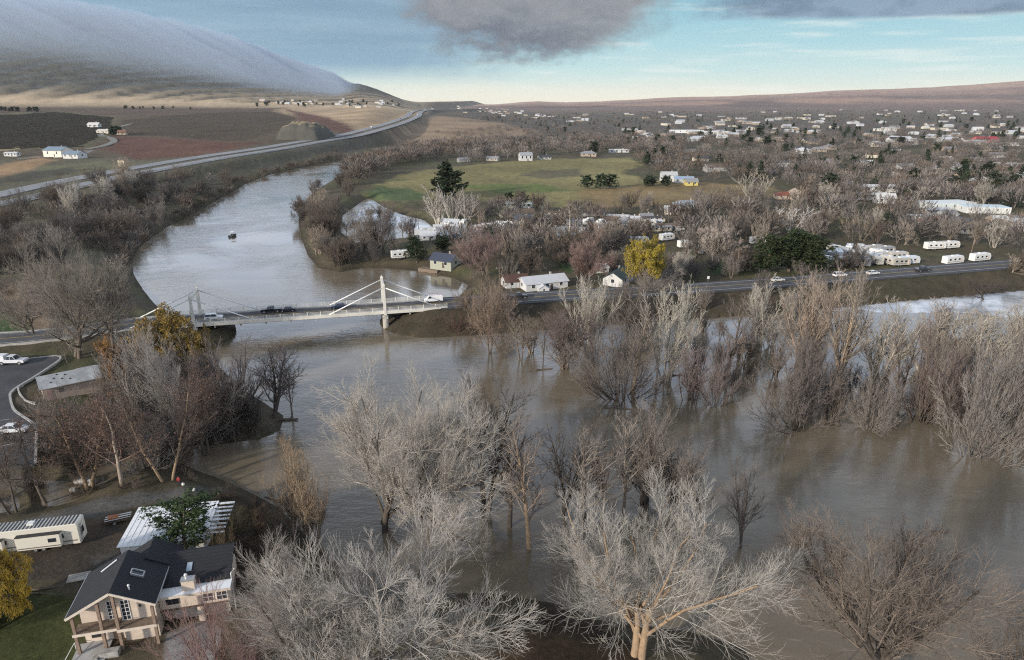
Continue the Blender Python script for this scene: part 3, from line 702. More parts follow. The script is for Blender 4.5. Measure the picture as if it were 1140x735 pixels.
# ---------------------------------------------------------------- trees
def _nrm(a): return a / np.maximum(np.linalg.norm(a, axis=-1, keepdims=True), 1e-9)
def grow(rs, P0, D, L, R0, nseg, wob, trop, taper=.45):
    """polylines for N branches: returns points (N,n+1,3), radii (N,n+1)"""
    N = len(P0); pts = np.zeros((N, nseg + 1, 3)); pts[:, 0] = P0; d = D.copy()
    tr = np.asarray(trop, float)
    for i in range(nseg):
        d = _nrm(d + rs.normal(0, wob, (N, 3)) + tr[None] / nseg)
        pts[:, i + 1] = pts[:, i] + d * (L / nseg)[:, None]
    rad = R0[:, None] * np.linspace(1, taper, nseg + 1)[None]
    return pts, rad
def tubes(pts, rad, S):
    N, n, _ = pts.shape
    tan = np.zeros_like(pts); tan[:, 1:-1] = pts[:, 2:] - pts[:, :-2]; tan[:, 0] = pts[:, 1] - pts[:, 0]; tan[:, -1] = pts[:, -1] - pts[:, -2]
    tan = _nrm(tan); ref = np.where(np.abs(tan[..., 2:3]) < .9, np.array([0, 0, 1.]), np.array([1., 0, 0]))
    a = _nrm(np.cross(tan, ref)); b = np.cross(tan, a)
    an = np.arange(S) * 2 * np.pi / S
    v = pts[:, :, None] + rad[:, :, None, None] * (a[:, :, None] * np.cos(an)[None, None, :, None] + b[:, :, None] * np.sin(an)[None, None, :, None])
    idx = np.arange(N * n * S).reshape(N, n, S); nx = np.roll(idx, -1, 2)
    f = np.stack([idx[:, :-1], nx[:, :-1], nx[:, 1:], idx[:, 1:]], -1).reshape(-1, 4)
    return v.reshape(-1, 3), f
def children(rs, pts, rad, L, k, t0, t1, ang, asd, ratio, rrat, rmin, tipshort=.45, lsd=.18):
    N, n, _ = pts.shape; n -= 1
    t = (np.arange(k)[None] + rs.uniform(.1, .9, (N, k))) / k; t = t0 + (t1 - t0) * t
    s = t * n; i = np.minimum(s.astype(int), n - 1); fr = (s - i)[..., None]; r_ = np.arange(N)[:, None]
    p = pts[r_, i] * (1 - fr) + pts[r_, i + 1] * fr; d = _nrm(pts[r_, i + 1] - pts[r_, i])
    rr = rad[r_, i] * (1 - fr[..., 0]) + rad[r_, i + 1] * fr[..., 0]
    ref = np.where(np.abs(d[..., 2:3]) < .9, np.array([0, 0, 1.]), np.array([1., 0, 0]))
    a = _nrm(np.cross(d, ref)); b = np.cross(d, a)
    az = (np.arange(k)[None] * 2.4 + rs.uniform(0, 6.28, (N, 1)) + rs.normal(0, .5, (N, k)))[..., None]
    th = np.radians(rs.normal(ang, asd, (N, k)))[..., None]
    nd = d * np.cos(th) + (a * np.cos(az) + b * np.sin(az)) * np.sin(th)
    ln = L[:, None] * ratio * (1 - tipshort * (t - t0) / max(t1 - t0, 1e-6)) * np.clip(rs.normal(1, lsd, (N, k)), .4, 1.7)
    return p.reshape(-1, 3), nd.reshape(-1, 3), ln.ravel(), np.maximum(rr * rrat, rmin).ravel()
def cat_(l):
    vs, fs, o = [], [], 0
    for v, f in l: vs.append(v); fs.append(f + o); o += len(v)
    return np.concatenate(vs), np.concatenate(fs)
def leaves(rs, pts, per, size, droop=0., spread=.3, tri=False):
    N, n, _ = pts.shape; t = rs.uniform(0.1, 1, (N, per)) * (n - 1); i = np.minimum(t.astype(int), n - 2); fr = (t - i)[..., None]; r_ = np.arange(N)[:, None]
    c = (pts[r_, i] * (1 - fr) + pts[r_, i + 1] * fr).reshape(-1, 3) + rs.normal(0, spread, (N * per, 3))
    u = _nrm(rs.normal(0, 1, c.shape) + np.array([0, 0, -droop])); w = _nrm(np.cross(u, rs.normal(0, 1, c.shape)))
    s = size * rs.uniform(.6, 1.4, (len(c), 1)); w = w * s * (.5 if droop else .75)
    v = np.stack([c - w, c + u * s * .5 - w * .2, c + w, c - u * s], 1) if not droop else np.stack([c - w * .5, c + w * .5, c + u * s * 1.6 + w * .4, c + u * s * 1.6 - w * .4], 1)
    return v.reshape(-1, 3), np.arange(len(c) * 4).reshape(-1, 4)
UP = np.array([0, 0, 1.])
def tree_mesh(kind, seed, q=2):
    """returns trunk (v,f), crown (v,f), leaf (v,f) or None. q: 3 near, 2 middle, 1 far, 0 very far"""
    rs = np.random.RandomState(seed); tr, cr, lf = [], [], []
    K = {3: 1.0, 2: .8, 1: .6, 0: .34}[q]; TW = {3: .0125, 2: .022, 1: .060, 0: .09}[q]; S1 = {3: 8, 2: 6, 1: 4, 0: 3}[q]
    kk = lambda n: max(2, int(round(n * K)))
    if kind in ('spread', 'droop', 'leafy', 'willow', 'redleaf', 'round'):
        Ht = 18.0; nst = {'spread': 2 if seed % 2 else 1, 'droop': 2, 'willow': 1, 'round': 2}.get(kind, 1)
        P0 = np.zeros((nst, 3)); P0[:, :2] = rs.normal(0, .35 if nst > 1 else 0, (nst, 2)); P0[:, 2] = -1.2
        D = _nrm(np.stack([rs.normal(0, .22, nst), rs.normal(0, .22, nst), np.ones(nst)], 1)); L = np.full(nst, Ht * .36); Rr = np.full(nst, .54 / nst ** .4)
        pts, rad = grow(rs, P0, D, L, Rr, 6, .06, (0, 0, .2), .72); rad[:, 0] *= 1.35; tr.append(tubes(pts, rad, S1 + 2))
        a = children(rs, pts, rad, np.full(nst, Ht * .60), 10 if nst == 1 else 7, .42, 1.0, 48 if kind != 'willow' else 58, 14, 1, .50, .08, .12)
        pts, rad = grow(rs, *a, 7, .085, (0, 0, .35), .34); tr.append(tubes(pts, rad, S1)); L1 = a[2]
        dr = {'droop': -.15, 'willow': -.5}.get(kind, .25)
        a = children(rs, pts, rad, L1, kk(12), .16, .98, 42, 12, .48, .44, .028)
        pts, rad = grow(rs, *a, 5, .085, (0, 0, dr), .45); cr.append(tubes(pts, rad, 4 if q > 1 else 3)); L2 = a[2]
        a = children(rs, pts, rad, L2, kk(10), .12, 1.0, 36, 12, .54, .5, TW * 1.25)
        pts, rad = grow(rs, *a, 4 if q > 1 else 2, .10, (0, 0, dr * 1.3), .45); cr.append(tubes(pts, rad, 3)); L3 = a[2]
        if q > 0:
            a = children(rs, pts, rad, L3, kk(9), .12, 1.0, 30, 11, .70, .6, TW)
            if kind in ('willow',): a = (a[0], a[1], a[2] * 1.6, a[3])
            pts, rad = grow(rs, *a, 3 if q > 2 else 2 if kind != 'willow' else 4, .10, (0, 0, dr * (1.5 if kind != 'willow' else 5)), .55); cr.append(tubes(pts, rad, 3))
        if kind == 'willow': lf.append(leaves(rs, pts, 8 if q > 1 else 3, (.20 if q > 2 else .30) if q > 1 else .6, 1.8, .13))
        if kind == 'leafy': lf.append(leaves(rs, pts, 5 if q > 1 else 3, .20 if q > 1 else .5, 0, .22))
        if kind == 'redleaf': k_ = rs.uniform(size=len(pts)) < .55; lf.append(leaves(rs, pts[k_], 1, .10, 0, .25))
    elif kind in ('vase', 'fan', 'shrub'):
        Ht = 14.0; n = {'vase': 11, 'fan': 26, 'shrub': 16}[kind]; n = max(6, int(n * (1 if q > 1 else .7)))
        th = np.radians({'vase': rs.uniform(2, 26, n), 'fan': rs.uniform(4, 68, n), 'shrub': rs.uniform(5, 60, n)}[kind]); az = rs.uniform(0, 6.28, n)
        P0 = np.stack([rs.normal(0, .5, n), rs.normal(0, .5, n), np.full(n, -1.2)], 1)
        D = np.stack([np.sin(th) * np.cos(az), np.sin(th) * np.sin(az), np.cos(th)], 1)
        L = Ht * rs.uniform(.78, 1.04, n) * (1 - .18 * th); Rr = rs.uniform(.09, .19, n) * (1.25 if kind == 'vase' else .75)
        pts, rad = grow(rs, P0, D, L, Rr, 8, .06, (0, 0, .30 if kind == 'vase' else .12), .18); tr.append(tubes(pts, rad, max(4, S1 - 2)))
        a = children(rs, pts, rad, L, kk(13), .22, .98, 26, 9, .30 if kind == 'vase' else .30, .55, .022 if q > 1 else .035)
        pts, rad = grow(rs, *a, 4 if q > 1 else 2, .09, (0, 0, .45 if kind == 'vase' else .2), .5); cr.append(tubes(pts, rad, 3)); L2 = a[2]
        a = children(rs, pts, rad, L2, kk(9), .1, 1.0, 28, 10, .55, .6, TW)
        pts, rad = grow(rs, *a, 3 if q > 2 else 2 if q > 0 else 1, .10, (0, 0, .35), .55); cr.append(tubes(pts, rad, 3))
        if q > 1:
            a = children(rs, pts, rad, a[2], 3, .2, 1.0, 28, 10, .55, .7, TW * .9)
            pts, rad = grow(rs, *a, 1, .1, (0, 0, .2), .6); cr.append(tubes(pts, rad, 3))
    elif kind in ('slim', 'slimleaf'):
        Ht = 15.0; n = 1 + seed % 2
        P0 = np.zeros((n, 3)); P0[:, 0] = rs.normal(0, .5, n) if n > 1 else 0; P0[:, 2] = -1.2
        D = _nrm(np.stack([rs.normal(0, .12, n), rs.normal(0, .12, n), np.ones(n)], 1)); L = np.full(n, Ht * .92)
        pts, rad = grow(rs, P0, D, L, np.full(n, .30 if kind == 'slim' else .19), 10, .05, (0, 0, .1), .16); tr.append(tubes(pts, rad, S1))
        a = children(rs, pts, rad, L, kk(17), .26, .97, 40, 10, .40, .55, .035, .55)
        pts, rad = grow(rs, *a, 5, .10, (0, 0, .55), .35); cr.append(tubes(pts, rad, 4)); L2 = a[2]
        a = children(rs, pts, rad, L2, kk(9), .12, 1., 38, 12, .42, .6, TW * 1.3)
        pts, rad = grow(rs, *a, 3 if q > 1 else 2, .13, (0, 0, .3), .5); cr.append(tubes(pts, rad, 3)); L3 = a[2]
        if q > 0:
            a = children(rs, pts, rad, L3, kk(7), .1, 1., 36, 12, .55, .65, TW)
            pts, rad = grow(rs, *a, 2, .13, (0, 0, .25), .55); cr.append(tubes(pts, rad, 3))
        if kind == 'slimleaf': lf.append(leaves(rs, pts, 1, .085, 0, .2))
    elif kind in ('pine', 'conifer', 'juniper'):
        Ht = 12.0; P0 = np.array([[0, 0, -.6]]); L = np.array([Ht])
        pts, rad = grow(rs, P0, np.array([[0, 0, 1.]]), L, np.array([.26]), 6, .03, (0, 0, .1), .2); tr.append(tubes(pts, rad, S1))
        k = {'pine': 44, 'conifer': 60, 'juniper': 54}[kind] if q > 1 else 34 if q == 1 else 22
        r = {'pine': .36, 'conifer': .26, 'juniper': .30}[kind]
        a = children(rs, pts, rad, L, k, .12 if kind != 'pine' else .2, .99, 74 if kind == 'conifer' else 58, 12, r, .35, .03, .80 if kind == 'conifer' else .5 if kind == 'juniper' else .45, .22)
        pts, rad = grow(rs, *a, 4, .10, (0, 0, .1 if kind == 'conifer' else .4), .4); cr.append(tubes(pts, rad, 3)); L2 = a[2]
        a = children(rs, pts, rad, L2, 8 if q > 1 else 5, .2, 1., 48, 14, .38, .6, .012)
        pts, rad = grow(rs, *a, 2, .12, (0, 0, .2), .5)
        if q > 1: cr.append(tubes(pts, rad, 3))
        lf.append(leaves(rs, pts, {3: 16, 2: 9, 1: 4, 0: 3}[q], {3: .17, 2: .24, 1: .5, 0: .8}[q], 0, .17 if q > 2 else .25))
    return cat_(tr), cat_(cr), (cat_(lf) if lf else None)
LIB = {}
def lib(kind, seed, q):
    key = (kind, seed, q)
    if key not in LIB:
        t, c, l = tree_mesh(kind, seed, q)
        mt = mesh_np('trunk', *t); mt.materials.append(M['bark'])
        if q > 1: mt.shade_smooth()
        mc = mesh_np('crown', *c); mc.materials.append(M['twig']); ml = None
        if l: ml = mesh_np('foliage', *l); ml.materials.append(M['leaf'])
        al = np.concatenate([c[0], l[0]]) if l else c[0]
        h = np.percentile(al[:, 2], 98.5); w = 2 * np.percentile(np.hypot(al[:, 0], al[:, 1]), 89)
        LIB[key] = (mt, mc, ml, h, w, (t, c, l))
    return LIB[key]
GREY = (.215, .185, .160); BROWN = (.150, .115, .090); PALE = (.42, .375, .315); TAN = (.32, .26, .20); RED = (.148, .112, .088); PURP = (.138, .120, .108); DARK = (.105, .086, .070); WHITEB = (.52, .48, .42)
ORANGEBARK = (.33, .23, .145); DKBARK = (.095, .078, .064); BARK = (.15, .12, .095)
def plant(name, kind, seed, q, x, y, z, h, w, bark, twig, leaf=None, label=None, cat='tree', group=None, lean=0.0, rz=None):
    mt, mc, ml, hn, wn, _ = lib(kind, seed, q)
    o = empty(name, (x, y, z), rnd.uniform(0, 6.28) if rz is None else rz, label, cat, group)
    o.scale = (w / wn, w / wn, h / hn); o.rotation_euler.x = lean
    a = link(bpy.data.objects.new('trunk', mt), o); setcol(a, bark)
    mean = sum(twig) / 3; b = link(bpy.data.objects.new('crown', mc), o); setcol(b, tuple((c * .9 + mean * .1) * 1.04 for c in twig))
    if ml: setcol(link(bpy.data.objects.new('foliage', ml), b), leaf)
    return o
def tree(px, py, ty, wpx, kind, seed, label, bark=BARK, twig=GREY, leaf=None, q=2, name='bare_tree', cat='tree', water=False, group=None, dw=1.0):
    """a tree whose foot is seen at (px,py), top on row ty, crown wpx wide"""
    x, y, z = P(px, py, 0) if water else G(px, py)
    h = ztop(ty, y + .0) - z; h = max(h, 1.5); w = wpx * pxm(x, y, z + .6 * h)
    return plant(name, kind, seed, q, x, y, z - (.25 if water else .05), h, w, bark, twig, leaf, label, cat, group)
# foreground trees
tree(436, 772, 606, 250, 'spread', 101, 'large pale-twigged bare tree spreading over the bottom edge beside the dark open bank', GREY, (.43, .39, .345), q=3)
tree(362, 768, 622, 150, 'spread', 104, 'tangled grey bare tree between the beige house and the large pale tree', BARK, (.33, .29, .26), q=3)
tree(240, 760, 668, 110, 'shrub', 105, 'pinkish-brown twiggy shrub crowding the right end of the beige house', (.2, .12, .1), (.30, .185, .165), q=3, name='shrub', cat='shrub')
tree(288, 746, 662, 90, 'shrub', 106, 'reddish-grey bare shrub between the pink shrub and the tangled grey tree', (.2, .12, .1), (.27, .19, .17), q=3, name='shrub', cat='shrub')
tree(708, 733, 572, 250, 'spread', 107, 'big bare tree with thick orange-brown trunk and whitish twigs near the bottom edge', ORANGEBARK, (.40, .365, .32), q=3)
tree(985, 785, 586, 245, 'spread', 112, 'brown bare tree with a wide low crown over the water in the bottom right corner', DARK, (.215, .170, .135), q=3)
tree(1130, 790, 690, 120, 'fan', 113, 'low dark bare bush at the bottom right corner', DARK, (.19, .155, .125), q=3, name='bush', cat='bush')
tree(424, 585, 428, 212, 'round', 124, 'wide bare tree with drooping whitish outer twigs standing in the flood at the middle', DKBARK, (.46, .41, .35), q=3, water=True)
tree(478, 590, 436, 128, 'spread', 122, 'pale bare tree half merged with the wide drooping tree on its right side', DKBARK, (.44, .395, .34), q=3, water=True)
tree(542, 571, 424, 92, 'slim', 131, 'two-stemmed dark tree in the water right of the drooping tree', DKBARK, DARK, q=3, water=True)
tree(591, 612, 468, 84, 'slim', 132, 'slender flooded tree with a straight pale orange trunk', (.30, .215, .14), (.27, .215, .175), q=3, water=True)
tree(628, 573, 460, 82, 'slim', 133, 'upright dark flooded tree just right of the pale orange trunk', DKBARK, (.16, .13, .105), q=3, water=True)
tree(673, 562, 492, 58, 'slimleaf', 134, 'thin rusty-brown flooded tree between two dark upright trees', BARK, (.24, .165, .12), (.25, .14, .07), q=3, water=True)
tree(716, 560, 452, 82, 'vase', 135, 'many-stemmed grey tree rising from the water above the big pale crown', DKBARK, (.25, .205, .17), q=3, water=True)
tree(752, 562, 488, 66, 'vase', 136, 'leaning cluster of bare stems in the water right of the many-stemmed grey tree', DKBARK, (.27, .22, .185), q=3, water=True)
tree(826, 612, 512, 84, 'slim', 137, 'thin dark sprawling tree in open water above the bottom right trees', DARK, (.17, .14, .12), q=3, water=True)
tree(332, 592, 494, 56, 'vase', 141, 'sparse tan upright shrub at the water edge left of the drooping tree', TAN, (.30, .215, .135), q=3, name='shrub', cat='shrub')
tree(352, 600, 525, 40, 'vase', 142, 'small tan sapling clump tucked against the drooping tree', TAN, (.29, .22, .155), q=3, name='shrub', cat='shrub')
tree(268, 605, 560, 50, 'shrub', 143, 'dark green-brown shrub on the bank right of the white-roofed shed', DARK, (.085, .075, .04), q=2, name='shrub', cat='shrub')
tree(292, 592, 556, 46, 'shrub', 144, 'rusty-brown shrub at the bank edge above the tangled grey tree', BARK, (.20, .12, .08), q=2, name='shrub', cat='shrub')
tree(250, 640, 585, 44, 'shrub', 145, 'brown shrub growing behind the flat white roof end', DARK, (.14, .10, .06), q=2, name='shrub', cat='shrub')
tree(566, 588, 476, 60, 'slim', 138, 'thin dark tree in the water between the two-stemmed tree and the pale orange trunk', DKBARK, (.20, .165, .135), q=3, water=True)
tree(650, 585, 478, 64, 'slim', 140, 'bare grey flooded tree between the upright dark tree and the thin rusty one', DKBARK, (.25, .21, .175), q=3, water=True)
tree(694, 580, 470, 60, 'slim', 146, 'bare tree with pale tips in the water left of the many-stemmed grey tree', BARK, (.34, .29, .24), q=3, water=True)
tree(782, 585, 500, 70, 'slim', 148, 'bare grey tree in the water behind the right edge of the big pale crown', DKBARK, (.23, .195, .165), q=3, water=True)
# left bank cluster
tree(84, 398, 276, 132, 'spread', 151, 'great spreading grey bare tree beside the road left of the bridge', BARK, (.265, .225, .185), q=3)
tree(128, 388, 296, 78, 'spread', 154, 'grey bare tree forming the right half of the great spreading crown by the road', BARK, (.235, .20, .17), q=2)
tree(36, 372, 318, 60, 'round', 155, 'light grey rounded bare tree behind the road at the left edge', BARK, (.28, .24, .2), q=2)
tree(192, 414, 350, 62, 'leafy', 161, 'orange-yellow leafed autumn tree at the left end of the bridge', BARK, TAN, (.26, .17, .035), q=2, name='autumn_tree')
tree(230, 408, 362, 28, 'leafy', 162, 'small yellow-leafed tree right under the left bridge pylon', BARK, TAN, (.30, .20, .05), q=2, name='autumn_tree')
tree(136, 452, 382, 44, 'leafy', 163, 'rusty orange leafed tree right of the small tan house', BARK, TAN, (.27, .14, .05), q=2, name='autumn_tree')
tree(158, 440, 362, 46, 'slimleaf', 164, 'thin tree with few orange leaves between the tan house and the yellow tree', BARK, TAN, (.30, .18, .05), q=2, name='autumn_tree')
tree(208, 492, 374, 132, 'fan', 171, 'broad fan of grey bare stems in the middle of the left bank thicket', GREY, (.31, .28, .255), q=3, name='bare_bush', cat='bush')
tree(168, 478, 384, 80, 'vase', 172, 'grey upright bare clump behind the broad grey fan', GREY, (.24, .21, .185), q=2, name='bare_bush', cat='bush')
tree(256, 482, 378, 82, 'vase', 173, 'purplish grey upright clump at the right side of the left bank thicket', DKBARK, (.20, .165, .15), q=3, name='bare_bush', cat='bush')
tree(303, 464, 386, 66, 'slim', 175, 'thin dark pair of trees at the tip of the left bank point', DKBARK, (.16, .13, .115), q=3)
tree(326, 468, 398, 40, 'slim', 176, 'faint thin bare tree in the water at the right of the dark pair', BARK, (.24, .2, .17), q=2)
tree(231, 508, 408, 62, 'slimleaf', 177, 'slender tree with red-brown leaf remnants at the edge of the muddy water', DARK, RED, (.16, .09, .07), q=3, name='autumn_tree')
tree(262, 492, 420, 48, 'slimleaf', 178, 'thin red-brown tree in front of the purplish clump', DARK, RED, (.16, .095, .07), q=2, name='autumn_tree')
tree(184, 536, 436, 92, 'slimleaf', 181, 'red-brown tree with an orange trunk on the bank above the dirt track', ORANGEBARK, RED, (.15, .09, .065), q=3, name='autumn_tree')
tree(137, 541, 446, 84, 'slimleaf', 182, 'rusty tree with a pale trunk just left of the orange-trunked one', TAN, (.2, .13, .1), (.15, .095, .07), q=3, name='autumn_tree')
tree(98, 545, 446, 88, 'slimleaf', 183, 'brown-red tree with an orange-brown trunk in front of the pale rocks', ORANGEBARK, RED, (.18, .10, .065), q=3, name='autumn_tree')
tree(52, 560, 470, 70, 'slimleaf', 184, 'dull reddish tree near the lower left corner of the parking lot', BARK, RED, (.16, .10, .065), q=2, name='autumn_tree')
tree(14, 572, 478, 74, 'slimleaf', 185, 'brown bare tree with thin leaning stems at the left edge below the parking lot', DARK, (.165, .125, .10), (.16, .11, .07), q=3, name='autumn_tree')
tree(-22, 566, 470, 80, 'slim', 186, 'bare brown tree cut by the left edge of the picture below the lot', DARK, (.17, .13, .11), q=2)
tree(70, 500, 436, 74, 'fan', 187, 'grey fan-shaped bush beside the end of the white kerb', GREY, (.26, .225, .2), q=2, name='bare_bush', cat='bush')
tree(112, 505, 428, 80, 'fan', 188, 'dense grey-brown bush below the small tan house', BARK, (.22, .18, .155), q=2, name='bare_bush', cat='bush')
tree(165, 520, 470, 60, 'fan', 189, 'pale grey tangled bush between the rusty trees', GREY, (.28, .25, .225), q=2, name='bare_bush', cat='bush')
tree(200, 520, 462, 50, 'shrub', 190, 'dark low bush under the red-brown trees by the water', DARK, (.12, .09, .07), q=2, name='bare_bush', cat='bush')
tree(142, 480, 408, 60, 'shrub', 191, 'brownish bush right behind the small tan house', BARK, (.2, .145, .1), q=2, name='bare_bush', cat='bush')
# flooded trees right of the bridge
FL = [(545, 394, 308, 42, 'round', 201, 'tan-brown rounded tree at the right end of the bridge', BARK, (.275, .20, .145)),
      (530, 372, 350, 26, 'shrub', 202, 'reddish brush at the foot of the right bridge abutment', DARK, (.20, .12, .09)),
      (508, 372, 347, 26, 'shrub', 203, 'low red-brown brush in the water under the right end of the bridge', DARK, (.17, .10, .08)),
      (563, 397, 352, 26, 'shrub', 204, 'small tan bush in the water right of the tan-brown tree', BARK, (.27, .21, .16)),
      (579, 401, 350, 26, 'slim', 205, 'short thin bare tree standing alone in the flood, second from the bridge', BARK, (.26, .21, .17)),
      (604, 409, 356, 34, 'slim', 206, 'low broken bare tree in the flood with debris at its foot', DARK, (.22, .18, .15)),
      (628, 406, 340, 62, 'spread', 207, 'dark purplish tree with forked trunk in the flood below the roadside houses', DKBARK, (.20, .15, .13)),
      (655, 385, 308, 58, 'vase', 208, 'whitish vase-shaped tree below the white roadside house', PALE, (.44, .40, .33)),
      (690, 443, 352, 112, 'fan', 209, 'wide dark bare bush in the middle of the flood', DKBARK, (.185, .155, .135)),
      (704, 436, 334, 64, 'slim', 210, 'tree with a pale orange trunk inside the wide dark flooded bush', (.33, .25, .17), (.22, .18, .15)),
      (738, 424, 318, 76, 'vase', 211, 'bright tan vase-shaped tree in the flood below the yellow willow', PALE, (.46, .415, .335)),
      (697, 372, 306, 44, 'round', 212, 'brown-grey rounded tree by the road left of the yellow willow', BARK, (.22, .18, .15)),
      (735, 338, 300, 60, 'round', 213, 'light grey rounded tree at the roadside right of the yellow willow', BARK, (.30, .265, .23)),
      (768, 446, 386, 44, 'vase', 214, 'purplish upright bush at the left of a flooded pair', DKBARK, (.215, .165, .155)),
      (797, 452, 392, 44, 'fan', 215, 'grey-purple low bush in the flood between the purplish bush and the dark fan', DKBARK, (.22, .175, .16)),
      (806, 420, 326, 50, 'slim', 216, 'brown slender tree behind the purple flooded bushes', DKBARK, (.195, .155, .13)),
      (846, 384, 316, 42, 'vase', 217, 'bright tan bundle of upright stems beside the roadside water', PALE, (.47, .42, .345)),
      (885, 478, 384, 98, 'fan', 218, 'large round dark fan bush in the flood, right of the middle', DKBARK, (.175, .145, .13)),
      (898, 408, 302, 76, 'vase', 219, 'tall pinkish-tan tree reaching up to the highway trailers', (.36, .27, .2), (.35, .275, .215)),
      (935, 415, 300, 58, 'vase', 220, 'tall light brown tree just left of the bright floodwater', (.36, .28, .2), (.34, .28, .22)),
      (968, 478, 412, 60, 'fan', 221, 'pale grey fan-shaped bush at the front edge of the right thicket', GREY, (.285, .25, .22)),
      (978, 418, 340, 70, 'vase', 222, 'tall straw-coloured tree in front of the bright floodwater', PALE, (.40, .35, .285)),
      (1025, 470, 362, 78, 'fan', 223, 'reddish-grey bushy tree at the middle of the right thicket', DKBARK, (.235, .18, .155)),
      (1040, 412, 338, 78, 'vase', 224, 'wide straw-coloured tree right of the tall straw-coloured one', PALE, (.44, .375, .295)),
      (1083, 508, 384, 104, 'fan', 225, 'big grey bush hanging over the water at the right edge thicket', GREY, (.265, .235, .205)),
      (1088, 420, 350, 80, 'vase', 226, 'grey-tan tree behind the big grey bush near the right edge', PALE, (.38, .33, .27)),
      (1125, 500, 372, 90, 'fan', 227, 'grey bush cut by the right edge of the picture', GREY, (.25, .215, .185)),
      (1128, 418, 342, 74, 'vase', 228, 'whitish tree at the right edge above the grey bush', PALE, (.45, .405, .335)),
      (1172, 440, 330, 90, 'vase', 229, 'tan tree cut off by the right edge behind the whitish one', PALE, (.40, .34, .27)),
      (925, 470, 398, 44, 'vase', 230, 'dark slender clump between the dark fan bush and the pale fan bush', DKBARK, (.20, .165, .14)),
      (1000, 448, 356, 50, 'slim', 231, 'dark thin tree between the straw-coloured trees and the reddish bush', DKBARK, (.18, .145, .12)),
      (860, 432, 350, 40, 'slim', 232, 'thin brown tree behind the large dark fan bush', DKBARK, (.20, .16, .13)),
      (1060, 460, 380, 50, 'fan', 233, 'brown low bush between the reddish bush and the big grey bush', DKBARK, (.215, .17, .145)),
      (660, 408, 360, 26, 'shrub', 234, 'small grey bush in the water left of the wide dark bush', DKBARK, (.24, .2, .17)),
      (488, 368, 350, 14, 'shrub', 235, 'tiny bush in the river beside the small pier', DKBARK, (.17, .11, .09))]
for a in FL: tree(*a[:6], a[6], a[7], a[8], q=2, water=True, name='flooded_tree' if a[4] not in ('fan', 'shrub') else 'flooded_bush', cat='tree' if a[4] not in ('fan', 'shrub') else 'bush')
tree(1095, 334, 309, 44, 'spread', 236, 'dark gnarled dead tree at the rim of the bright floodwater', DKBARK, DARK, q=2)
tree(523, 352, 322, 36, 'round', 237, 'brown bushy tree growing against the right end of the bridge railing', BARK, (.24, .185, .14), q=2)
tree(558, 356, 318, 36, 'round', 238, 'grey-brown bushy tree below the road just right of the bridge', BARK, (.25, .205, .17), q=2)
# leafed and evergreen trees
tree(718, 324, 269, 49, 'leafy', 303, 'rounded yellow weeping willow beside the road', BARK, TAN, (.33, .25, .03), q=2, name='willow_tree')
tree(-4, 704, 610, 96, 'willow', 302, 'golden weeping willow at the left edge by the travel trailer', BARK, TAN, (.52, .34, .05), q=3, name='willow_tree')
tree(207, 617, 557, 62, 'pine', 303, 'dark green pine in front of the white shed roof', BARK, (.06, .055, .03), (.048, .072, .026), q=3, name='pine_tree')
tree(852, 303, 262, 40, 'juniper', 304, 'left half of the big dark evergreen mass by the road', BARK, DARK, (.032, .046, .016), q=2, name='evergreen_tree')
tree(878, 302, 258, 44, 'juniper', 305, 'middle of the big dark evergreen mass by the road', BARK, DARK, (.030, .045, .017), q=2, name='evergreen_tree')
tree(902, 304, 264, 40, 'juniper', 306, 'right part of the big dark evergreen mass beside the parked trailers', BARK, DARK, (.031, .044, .016), q=2, name='evergreen_tree')
tree(491, 219, 181, 26, 'conifer', 307, 'tall dark conifer in the green field', BARK, DARK, (.024, .034, .016), q=1, name='evergreen_tree')
tree(504, 221, 190, 32, 'juniper', 308, 'rounded dark evergreen beside the tall field conifer', BARK, DARK, (.024, .036, .016), q=1, name='evergreen_tree')
tree(464, 292, 264, 20, 'juniper', 309, 'dark green evergreen left of the small green house', BARK, DARK, (.030, .045, .02), q=2, name='evergreen_tree')
tree(492, 281, 262, 17, 'juniper', 310, 'dark evergreen above the small green house', BARK, DARK, (.030, .042, .02), q=2, name='evergreen_tree')
tree(654, 210, 195, 14, 'juniper', 311, 'left one of three round evergreens at the field edge', BARK, DARK, (.028, .05, .024), q=1, name='evergreen_tree')
tree(668, 210, 194, 15, 'juniper', 312, 'middle one of three round evergreens at the field edge', BARK, DARK, (.028, .05, .024), q=1, name='evergreen_tree')
tree(680, 210, 194, 14, 'juniper', 313, 'right one of three round evergreens at the field edge', BARK, DARK, (.028, .05, .024), q=1, name='evergreen_tree')
tree(581, 231, 214, 16, 'juniper', 314, 'dark evergreen left behind the green-roofed mobile home', BARK, DARK, (.028, .04, .02), q=1, name='evergreen_tree')
tree(568, 229, 214, 12, 'juniper', 315, 'slim dark evergreen next to the green-roofed mobile home', BARK, DARK, (.028, .04, .02), q=1, name='evergreen_tree')
tree(1069, 205, 178, 15, 'conifer', 316, 'dark conifer standing above the bare trees at right', BARK, DARK, (.024, .036, .018), q=1, name='evergreen_tree')
tree(1103, 222, 204, 9, 'conifer', 317, 'small dark conifer by the yellow-gabled shed', BARK, DARK, (.026, .038, .018), q=1, name='evergreen_tree')
tree(646, 314, 262, 56, 'round', 321, 'bare tree with a pinkish trunk on the lawn above the white house', (.42, .22, .17), (.25, .165, .14))
tree(488, 250, 207, 30, 'vase', 322, 'whitish bare poplar in front of the field conifer', WHITEB, (.46, .41, .35), q=1)
tree(505, 248, 211, 28, 'vase', 323, 'second whitish bare poplar, right of the first one', WHITEB, (.42, .38, .33), q=1)
tree(523, 250, 214, 34, 'vase', 324, 'light grey poplar clump behind the brown roadside trees', PALE, (.36, .31, .27), q=1)
tree(541, 306, 250, 62, 'round', 325, 'pinkish-brown round tree behind the small green house', BARK, (.255, .175, .15))
